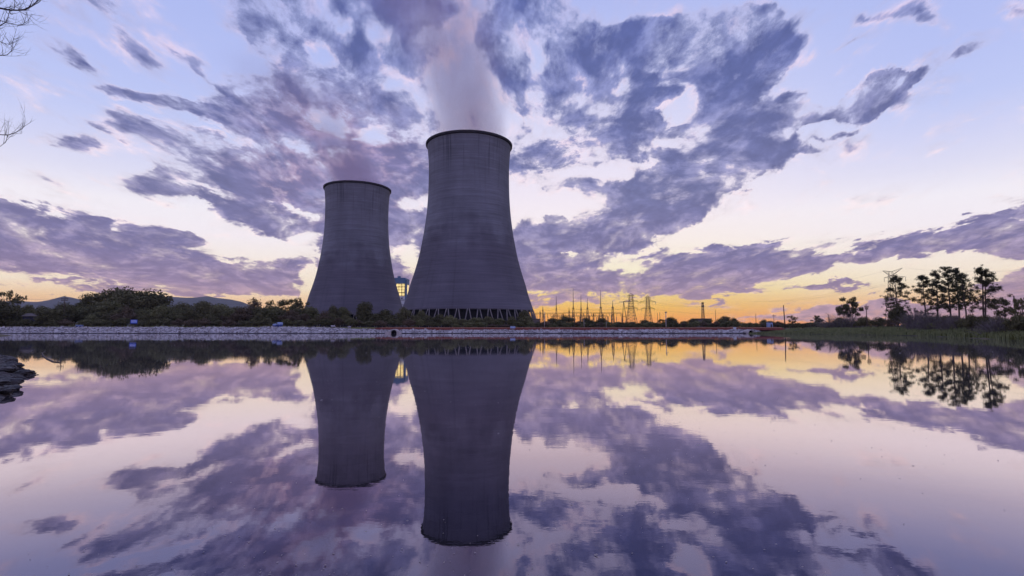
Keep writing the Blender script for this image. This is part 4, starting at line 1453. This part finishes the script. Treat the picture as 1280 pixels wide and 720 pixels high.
pole(79.3, 369.5, 402, 231, 'utility pole with two crossarms in front of the left-hand hill', .17, arms=((373.5, 4.2), (375.5, 4.2)))
pole(680.6, 389.5, 408, 219, 'pale slim lamp pole beside the right foot of the tall tower', .13, m_pconc, z0=1.9)
pole(730.0, 399, 408, 221, 'thin short pale pole before the middle of the switchyard', .10, m_pconc, z0=1.9)
pole(832.6, 389.5, 409, 219, 'pale concrete pole with a dark top box, right of the pylons', .2, m_pconc, arms=((391, 1.1),), z0=1.9)
pole(894.6, 387.2, 400, 300, 'thin plain pole right of the radio mast', .15)
pole(822, 391, 404, 350, 'left one of two short thin poles right of the narrower pylon', .16)
pole(825, 390.5, 404, 350, 'right one of two short thin poles right of the narrower pylon', .16)
pole(945, 392, 402, 300, 'thin plain pole left of the small pole with side arms', .15)
pole(967.5, 393, 402, 290, 'small pole with side arms between the white post and the tall bare pole', .14, arms=((395, 2.2),))
pole(981.3, 381.5, 406, 222, 'tall thick bare pole standing at the right end of the berm', .26, lean=-.35, z0=1.7)
pole(1083.5, 380.5, 398, 170, 'short pole with stubby arms left of the pines', .14, arms=((384, 2.4), (386.5, 1.8)))
pole(1269.5, 369.5, 400, 150, 'plain pole rising above the sparse trees at the right edge', .2)
pole(758, 402, 409, 219, 'short thin marker post on the berm below the switchyard', .08, m_pconc, z0=1.9, name='marker_post')


# cables --------------------------------------------------------------------------------------
def cable(p, q, sag, label, group, r=.05):
    p, q = Vector(p), Vector(q)
    b = MB()
    pts = []
    for i in range(17):
        t = i / 16
        w_ = p.lerp(q, t)
        w_.z -= sag * 4 * t * (1 - t)
        pts.append(w_)
    o = thing('power_cable', label, 'cable', p, group=group)
    b.tube([v_ - p for v_ in pts], r, 4)
    b.build('wire', m_cable, o)


for py, dx_ in ((377.5, -9), (377.5, 9), (386, -7), (386, 7)):
    cable(at(789 + dx_, py, 430), at(810 + dx_, py + .3, 440), 1.0, 'sagging cable strung between the two crossarm pylons', 'cables between the crossarm pylons')
for py, dx_ in ((378, -9), (378, 9), (386.3, 7)):
    cable(at(810 + dx_, py, 440), at(905 + dx_, py + 4, 560), 2.5, 'sagging cable running right from the narrower crossarm pylon', 'cables right of the crossarm pylons')
for py, q in ((377.5, (734.5, 378)), (386, (716.8, 386)), (377.5, (751, 379)), (386, (766, 384.5))):
    cable(at(781, py, 430), at(q[0], q[1], 430), 1.2, 'sagging cable from the splayed pylon to the spiked masts', 'cables over the switchyard')
for a, c, py in ((678.6, 695.5, 387), (695.5, 716.8, 387), (716.8, 734.5, 386.5), (734.5, 751.2, 386.5), (751.2, 766.2, 386)):
    cable(at(a, py, 430), at(c, py, 430), .5, 'short cable linking neighbouring masts of the switchyard', 'cables linking the masts')
for tip, py in ((1109, 350.5), (1122, 350.5), (1134, 349.7), (1107.6, 338.3)):
    cable(at(tip, py, 400), at(tip - 180, py + 26, 800), 6, 'thin cable running left from the V-topped pylon', 'cables left of the V-topped pylon', .035)
for tip, py in ((1134, 349.7), (1131, 335)):
    cable(at(tip, py, 400), at(tip + 230, py - 6, 330), 4, 'thin cable running right from the V-topped pylon', 'cables right of the V-topped pylon', .03)
cable(at(79.3 - 4, 373.5, 231), at(-90, 367, 205), 1.0, 'sagging cable running left from the utility pole with two crossarms', 'cables of the left utility pole', .03)
cable(at(79.3 + 4, 373.5, 231), at(200, 377, 300), 1.4, 'sagging cable running right from the utility pole with two crossarms', 'cables of the left utility pole, right side', .03)

# small things along the far bank ---------------------------------------------------------------
Y = 229.0
p = at(35.5, 403.5, Y)
hut = thing('hut', 'small dim hut with a dull roof among the trees at the far left', 'hut', (p.x, Y + 2.5, 1.85))
zw = at(35, 394.6, Y).z - 1.85
q = MB(); q.box((0, 0, zw / 2), (5.8, 4.4, zw)); q.build('wall', m_hut, hut)
q = MB()
q.add([(-3.3, -2.7, zw - .1), (3.3, -2.7, zw - .1), (3.3, 0, zw + 1.1), (-3.3, 0, zw + 1.1), (-3.3, 2.7, zw - .1), (3.3, 2.7, zw - .1),
       (-3.3, -2.7, zw - .3), (3.3, -2.7, zw - .3), (3.3, 2.7, zw - .3), (-3.3, 2.7, zw - .3)], [(0, 1, 2, 3), (3, 2, 5, 4), (6, 7, 1, 0), (9, 4, 5, 8), (6, 9, 8, 7), (6, 0, 3, 4, 9), (7, 8, 5, 2, 1)])
q.build('roof', m_roof, hut)
q = MB(); q.box((.2, -2.23, zw * .62), (1.5, .1, .8)); wn = q.build('window', plain('dim_hut_pane', (120, 140, 190), .3, .5), hut)
q = MB()
for z_ in (zw * .62 - .46, zw * .62 + .46): q.box((.2, -2.27, z_), (1.8, .1, .12))
for x_ in (-.62, .2, 1.02): q.box((x_, -2.28, zw * .62), (.1, .1, .8))
q.build('frame', m_steel, wn)

p = at(99.5, 405.5, 211.5)
o = thing('storage_box', 'small pale blue flat box with a light lid on the stones at the far left', 'box', (p.x, 211.5, 2.5))
q = MB(); q.box((0, 0, .3), (2.2, 1.1, .62)); q.build('body', m_navy, o)
q = MB(); q.box((0, 0, .72), (2.35, 1.25, .2), taper=.94); q.build('lid', m_panel, o)
for x_ in (-.7, .7):
    q = MB(); q.box((x_, -.57, .55), (.16, .06, .22)); q.build('latch', m_steel, o)

p = at(167, 408, 211.5)
o = thing('notice_board', 'blue notice board on two posts with rows of pale lettering, left bank', 'sign', (p.x, 211.5, 2.3))
zc = at(167, 402.3, 211.5).z - 2.3
q = MB(); q.box((0, 0, zc), (2.9, .09, 1.75)); bd = q.build('board', m_navy, o)
q = MB(); q.box((.05, -.055, zc + .16), (2.5, .02, 1.25)); q.build('panel', plain('mid_blue_panel', (62, 112, 220), .5), bd)
q = MB()
rr_ = random.Random(3)
for row_, z_ in enumerate((zc + .45, zc - .05)):
    x = -1.05
    while x < 1.05:
        wq = rr_.choice((.14, .18, .24))
        q.box((x + wq / 2, -.072, z_), (wq, .014, .34))
        if rr_.random() < .5: q.box((x + wq / 2 + .02, -.074, z_ + .02), (wq * .3, .018, .12), mi=1)
        x += wq + .1
q.build('lettering', [m_white, m_navy], bd)
for x_ in (-1.15, 1.15):
    q = MB(); q.tube([(x_, .1, -.3), (x_, .1, zc + .9)], .055, 6); q.build('post', m_steel, o)

for px_, hpx, wpx, label in ((343.6, 4.2, 5.4, 'lower left one of two blue tanks with pale lids on the left bank'), (350, 6.2, 6.6, 'taller right one of two blue tanks with pale lids on the left bank')):
    p = at(px_, 408.6, 211.8)
    w_ = wpx * 211.8 / 660
    h_ = hpx * 211.8 / 660
    o = thing('water_tank', label, 'tank', (p.x, 211.8, 2.42))
    q = MB()
    q.lathe([(0, 0), (w_ * .47, 0), (w_ * .5, .08), (w_ * .5, h_ * .3), (w_ * .485, h_ * .33), (w_ * .5, h_ * .36), (w_ * .5, h_ * .52), (w_ * .48, h_ * .55), (0, h_ * .55)], 20)
    q.build('body', m_navy, o, smooth=False)
    q = MB(); q.lathe([(0, h_ * .55), (w_ * .5, h_ * .55), (w_ * .5, h_ * .9), (w_ * .44, h_ * .97), (.2, h_), (0, h_)], 20); ld = q.build('lid', m_panel, o)
    q = MB(); q.lathe([(0, h_), (.18, h_), (.18, h_ + .12), (0, h_ + .12)], 10); q.build('cap', m_navy, ld)

p = at(641, 408.5, 210.2)
o = thing('notice_plate', 'small pale blue plate on stakes at the berm below the tall tower', 'sign', (p.x, 210.2, 1.35))
q = MB(); q.box((0, 0, 1.05), (2.0, .06, .85)); q.build('plate', m_panel, o)
for x_ in (-.75, .75):
    q = MB(); q.box((x_, .07, .6), (.08, .07, 1.7)); q.build('stake', m_wood, o)
p = at(918.5, 411.6, 210.2)
o = thing('white_post', 'stubby white post with a cap at the right end of the dark clump', 'post', (p.x, 210.2, 1.3))
q = MB(); q.box((0, 0, .5), (1.0, .5, 1.1), taper=.92); q.build('body', m_white, o)
q = MB(); q.box((0, 0, 1.1), (1.15, .65, .14)); q.build('cap', m_white, o)


def rock(name, loc, s, m, label, seed, flat=.6, group=None):
    r2 = random.Random(seed)
    bm = bmesh.new()
    bmesh.ops.create_icosphere(bm, subdivisions=4, radius=1)
    off = Vector((r2.uniform(0, 50), r2.uniform(0, 50), 0))
    for v_ in bm.verts:
        k_ = 1 + .35 * mnoise.noise(v_.co * 1.2 + off) + .20 * mnoise.noise(v_.co * 2.9 + off) + .10 * mnoise.noise(v_.co * 7.0 + off)
        v_.co = Vector((v_.co.x * s * k_ * 1.25, v_.co.y * s * k_, v_.co.z * s * k_ * flat))
    me = bpy.data.meshes.new(name)
    bm.to_mesh(me); bm.free()
    me.materials.append(m)
    o_ = bpy.data.objects.new(name, me)
    col.objects.link(o_)
    o_.location = loc
    o_.rotation_euler = (0, 0, r2.uniform(0, 6))
    return tag(o_, label, 'rock', group)


p = at(417, 408.5, 211)
rock('boulder', (p.x, 210.4, 2.75), .85, m_rock, 'pale boulder on the bank crest left of the culvert, below the far tower', 1, .5)
p = at(437, 409, 211)
rock('boulder', (p.x, 210.6, 2.5), .6, m_rock, 'smaller pale boulder on the bank crest between the big boulder and the culvert', 2, .5)


# culverts
def culvert(px, label, Rr, Y=203.6, wing=True):
    o = thing('culvert', label, 'culvert', (ax(px, Y), Y, 0))
    q = MB()
    n = 28
    prof = [(Rr, -.3), (Rr + .32, -.3), (Rr + .32, 4.2), (Rr, 4.2)]
    vs, fs = [], []
    for (r_, yy) in prof:
        vs += [(r_ * math.cos(2 * math.pi * k / n), yy, .25 + r_ * math.sin(2 * math.pi * k / n)) for k in range(n)]
    for i in range(4):
        fs += [(i * n + k, i * n + (k + 1) % n, ((i + 1) % 4) * n + (k + 1) % n, ((i + 1) % 4) * n + k) for k in range(n)]
    q.add(vs, fs)
    q.build('pipe', m_pconc, o)
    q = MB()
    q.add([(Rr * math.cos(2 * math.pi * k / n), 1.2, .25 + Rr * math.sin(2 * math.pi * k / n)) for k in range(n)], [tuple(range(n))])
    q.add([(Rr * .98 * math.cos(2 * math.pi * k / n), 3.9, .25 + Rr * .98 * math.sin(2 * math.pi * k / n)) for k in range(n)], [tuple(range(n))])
    q.build('bore_shade', m_black, o)  # flat black discs across the pipe paint the shade inside it
    for s in (-1, 1) if wing else (1,):
        q = MB()
        a = Rr + .3
        q.add([(s * a, -.2, -.4), (s * (a + 1.7), -1.2, -.4), (s * (a + 1.7), -1.2, .25), (s * a, -.2, Rr * .95), (s * a, .25, -.4), (s * (a + 1.7), -.8, -.4), (s * (a + 1.7), -.8, .25), (s * a, .25, Rr * .95)],
              [(0, 1, 2, 3), (5, 4, 7, 6), (3, 2, 6, 7), (1, 5, 6, 2), (0, 3, 7, 4)])
        q.build('wing_wall', m_pconc, o)
    return o


culvert(492.5, 'dark round culvert mouth with pale wing walls below the gap between the towers', 1.15)
culvert(938.5, 'dark square-set culvert with a single sloping wing wall at the right of the bank', .95, wing=False)

# near shore: rocks, twig reflection, floating flecks
for i, (px_, py, s, label) in enumerate([
    (22, 473, .16, 'small dark wet stone just off the tip of the near mud spit'), (29, 468.6, .26, 'dark wet rock at the pointed tip of the near mud spit'),
    (41, 468.4, .09, 'tiny dark stone alone in the water right of the spit tip'), (46, 468.6, .06, 'tiniest pebble in the water, farthest right of the spit tip'),
    (8, 463, .34, 'pale rock in the middle of the near mud spit'), (3, 470, .30, 'brown rock on the mud at the left edge, above the narrow inlet'),
    (6, 485, .34, 'dark rock on the lower mud spit at the left edge'), (13, 488, .20, 'dark wet rock at the water edge of the lower mud spit'),
    (16, 459.5, .3, 'dark flat rock behind the tip of the near mud spit'), (9, 452, .32, 'flat rock on the hindmost mud tongue'), (4, 494, .2, 'wet rock at the lowest corner of the mud')]):
    p = on_water(px_, py)
    z = max(spit_h(p.x, p.y), -.02) + s * .12
    rock('shore_rock', (p.x, p.y, z), s, m_wet, label, 40 + i, .5)
gv = MB()
g_r = random.Random(77)
for i in range(2600):
    x, y = g_r.uniform(-33, -11.5), g_r.uniform(12, 34)
    d = -sdf(x, y, SPIT)
    if d < -.25 or d > 3.2: continue
    s = g_r.uniform(.015, .06) * (1.8 if g_r.random() < .12 else 1)
    c = Vector((x, y, max(spit_h(x, y), -.03) + s * .2))
    vs = [c + Vector((q_[0] * 1.3, q_[1], q_[2] * .7)).normalized() * s * g_r.uniform(.6, 1.3) for q_ in ((1, 1, 1), (-1, 1, .7), (-1, -1, 1), (1, -1, .8), (1, 1, -1), (-1, 1, -1), (-1, -1, -1), (1, -1, -1))]
    gv.add(vs, [(0, 1, 2, 3), (7, 6, 5, 4), (0, 4, 5, 1), (1, 5, 6, 2), (2, 6, 7, 3), (3, 7, 4, 0)])
tag(gv.build('shore_gravel', m_wet), 'dark gravel and cobbles strewn over the near mud spits', 'gravel', kind='stuff')
tw = [on_water(*q_) for q_ in ((56, 439.5), (52.5, 441.5), (54, 445), (59, 449), (66, 452.3), (75, 453.5))]  # tube laid on the water in place of a bent twig's reflection
b = MB(); b.tube([v_ + Vector((0, 0, .015)) for v_ in tw], [.03, .045, .05, .045, .04, .02], 6)
tag(b.build('twig_reflection', m_bark), 'thin dark arc on the water off the near mud, modelled reflection of a bent twig', 'twig')

m_fleck = plain('floating_scum', (150, 140, 136), .8, .2, .25, 3)
b = MB()
for i in range(2600):
    Y = 4 + 66 * rng.random() ** 1.7
    x = rng.uniform(-1.02, 1.02) * Y
    if sdf(x, Y, LAKE) > -.4: continue
    if mnoise.noise(Vector((x * .12, Y * .35, 9))) < rng.uniform(-.25, .35): continue
    s = rng.uniform(.003, .009) * (.6 + Y / 19)
    if rng.random() < .05: s *= 1.9
    t = rng.gauss(0, .5)
    u, w_ = Vector((math.cos(t), math.sin(t), 0)) * s * rng.uniform(.9, 2.2), Vector((-math.sin(t), math.cos(t), 0)) * s * rng.uniform(.6, 1.2)
    c = Vector((x, Y, .003 + .004 * rng.random()))
    k_ = Vector((0, 0, s * rng.uniform(.0, .8)))
    b.add([c - u, c - w_, c + u + k_, c + w_ + k_], [(0, 1, 2, 3)])
tag(b.build('floating_flecks', m_fleck), 'small pale flecks of scum and leaf floating all over the pond', 'flecks', kind='stuff')

# bare tree on the near left shore: trunk outside the frame, drooping branches reach in
tb = random.Random(12)
Yt = 10.0
root = Vector((-14.6, Yt + .3, 1.0))
bt = thing('bare_tree', 'leafless tree whose thin drooping branches hang in at the top left corner', 'tree', root)
b = MB()
fork = Vector((.5, -.1, 4.4))
b.tube([(0, 0, -.9), (.1, .05, 1.6), (.28, -.05, 3.2), tuple(fork)], [.26, .2, .17, .15], 10)
heads = []
for (e, r0) in (((1.7, -.1, 8.1), .10), ((-1.4, .5, 8.6), .10), ((.2, .9, 9.0), .09), ((1.9, -.5, 6.2), .08)):
    e = Vector(e)
    m_ = fork.lerp(e, .5) + Vector((tb.gauss(0, .2), tb.gauss(0, .2), .2))
    b.tube([fork - Vector((0, 0, .1)), m_, e], [r0, r0 * .8, r0 * .5], 7)
    heads.append(e)
b.build('trunk', m_bark, bt, smooth=True)


def twig(b, p, d, L, r, depth):
    pts = [p]
    dd = d.normalized()
    n = 6
    curl = Vector((tb.gauss(0, .25), tb.gauss(0, .25), tb.uniform(-.1, .45)))
    for i in range(n):
        dd = (dd + curl * .35 + Vector((0, 0, .10))).normalized()
        pts.append(pts[-1] + dd * L / n)
    b.tube(pts, [r * (1 - .8 * i / n) for i in range(n + 1)], 4)
    if depth > 0:
        for i in range(2, n):
            if tb.random() < .8:
                s = Vector((tb.gauss(0, 1), tb.gauss(0, .7), tb.gauss(-.1, .7)))
                twig(b, pts[i], dd + s * .9, L * tb.uniform(.35, .7), r * .55, depth - 1)


BR = [
    ([(-110, -25), (-60, 8), (-20, 11), (0, 10.3), (12, 12.6), (22, 12.8), (33, 11.5), (41, 7), (47, 1), (51, -6)], .020, 0),
    ([(-100, 30), (-40, 46), (-12, 39), (0, 32), (7, 28), (10.5, 20), (12, 13)], .014, 3),
    ([(-60, 18), (-20, 24), (0, 25.5), (12, 29.5), (22, 31.3), (28, 30.5), (35, 26), (38.5, 20), (39, 17)], .008, 3),
    ([(-100, 60), (-50, 80), (-20, 72), (0, 69.5), (9, 68.5), (14, 64), (15.5, 58), (15, 52)], .010, 3),
    ([(-60, 40), (-15, 48), (0, 52), (5, 54), (10, 56.5), (15, 54), (17.5, 48)], .008, 3),
    ([(-100, 150), (-40, 172), (-10, 169), (0, 168.4), (10, 168.8), (19, 166), (27, 161.5), (31, 157)], .012, 3),
    ([(-50, 185), (-15, 186), (0, 183), (7, 178), (9, 171)], .007, 3),
]
for i, (pl, r0, hk) in enumerate(BR):
    b = MB()
    Yk = Yt + (-.25, .1, .35, -.1, .25, .15, -.2)[i]
    pts = [at(q_[0], q_[1], Yk + .12 * math.sin(k * 1.3)) - root for k, q_ in enumerate(pl)]
    pts = [heads[hk], heads[hk].lerp(pts[0], .5) + Vector((0, 0, .15))] + pts
    n = len(pts)
    b.tube(pts, [max(.003, r0 * 1.25 * (1 - k / n) ** .7) for k in range(n)], 5)
    for k in range(4, n - 1):
        for _ in range(2 if i else 3):
            d = (pts[k + 1] - pts[k]).normalized() + Vector((tb.gauss(0, .6), tb.gauss(0, .5), tb.gauss(.1, .7)))
            twig(b, pts[k].lerp(pts[k + 1], tb.random()), d, tb.uniform(.20, .48), max(.0035, r0 * .30), 1)
    b.build('branch', m_bark, bt)

# low switchyard sheds
for px_, py0, py1, wpx, Y, label in ((669, 398.6, 404, 12, 330, 'pale low shed between the tall tower and the switchyard'), (877, 398.2, 402, 20, 340, 'pale flat shed roof behind the foot of the radio mast'), (962, 402, 407, 6, 235, 'tiny pale blue shed among the low shrubs right of the white post')):
    p = at(px_, py1, Y)
    zt = at(px_, py0, Y).z - 1.6
    w_ = wpx * Y / 660
    o = thing('shed', label, 'shed', (p.x, Y, 1.6))
    q = MB(); q.box((0, 0, zt / 2 - .2), (w_, w_ * .7, zt - .4)); q.build('wall', m_panel if wpx < 10 else m_roof, o)
    q = MB(); q.box((0, 0, zt - .2), (w_ * 1.06, w_ * .76, .4), taper=.96); q.build('roof', m_steel, o)
    q = MB(); q.box((w_ * .2, -w_ * .35 - .03, zt * .35), (min(2.4, w_ * .3), .08, zt * .6)); q.build('door', m_steel, o)

# ------------------------------------------------------------------ evening haze over the whole place
m_haze = bpy.data.materials.new('evening_haze')
m_haze.use_nodes = True
nt = m_haze.node_tree
nt.nodes.remove(nt.nodes['Principled BSDF'])
pv = nt.nodes.new('ShaderNodeVolumePrincipled')
pv.inputs['Color'].default_value = (.86, .87, .96, 1)
pv.inputs['Density'].default_value = 4.8e-5
pv.inputs['Anisotropy'].default_value = .1
nt.links.new(pv.outputs[0], nt.nodes['Material Output'].inputs['Volume'])
hz = MB()
hz.box((-500, 2100, 178), (17000, 9600, 364))
tag(hz.build('haze', m_haze), 'thin evening haze lying over the whole place', 'haze', kind='stuff')
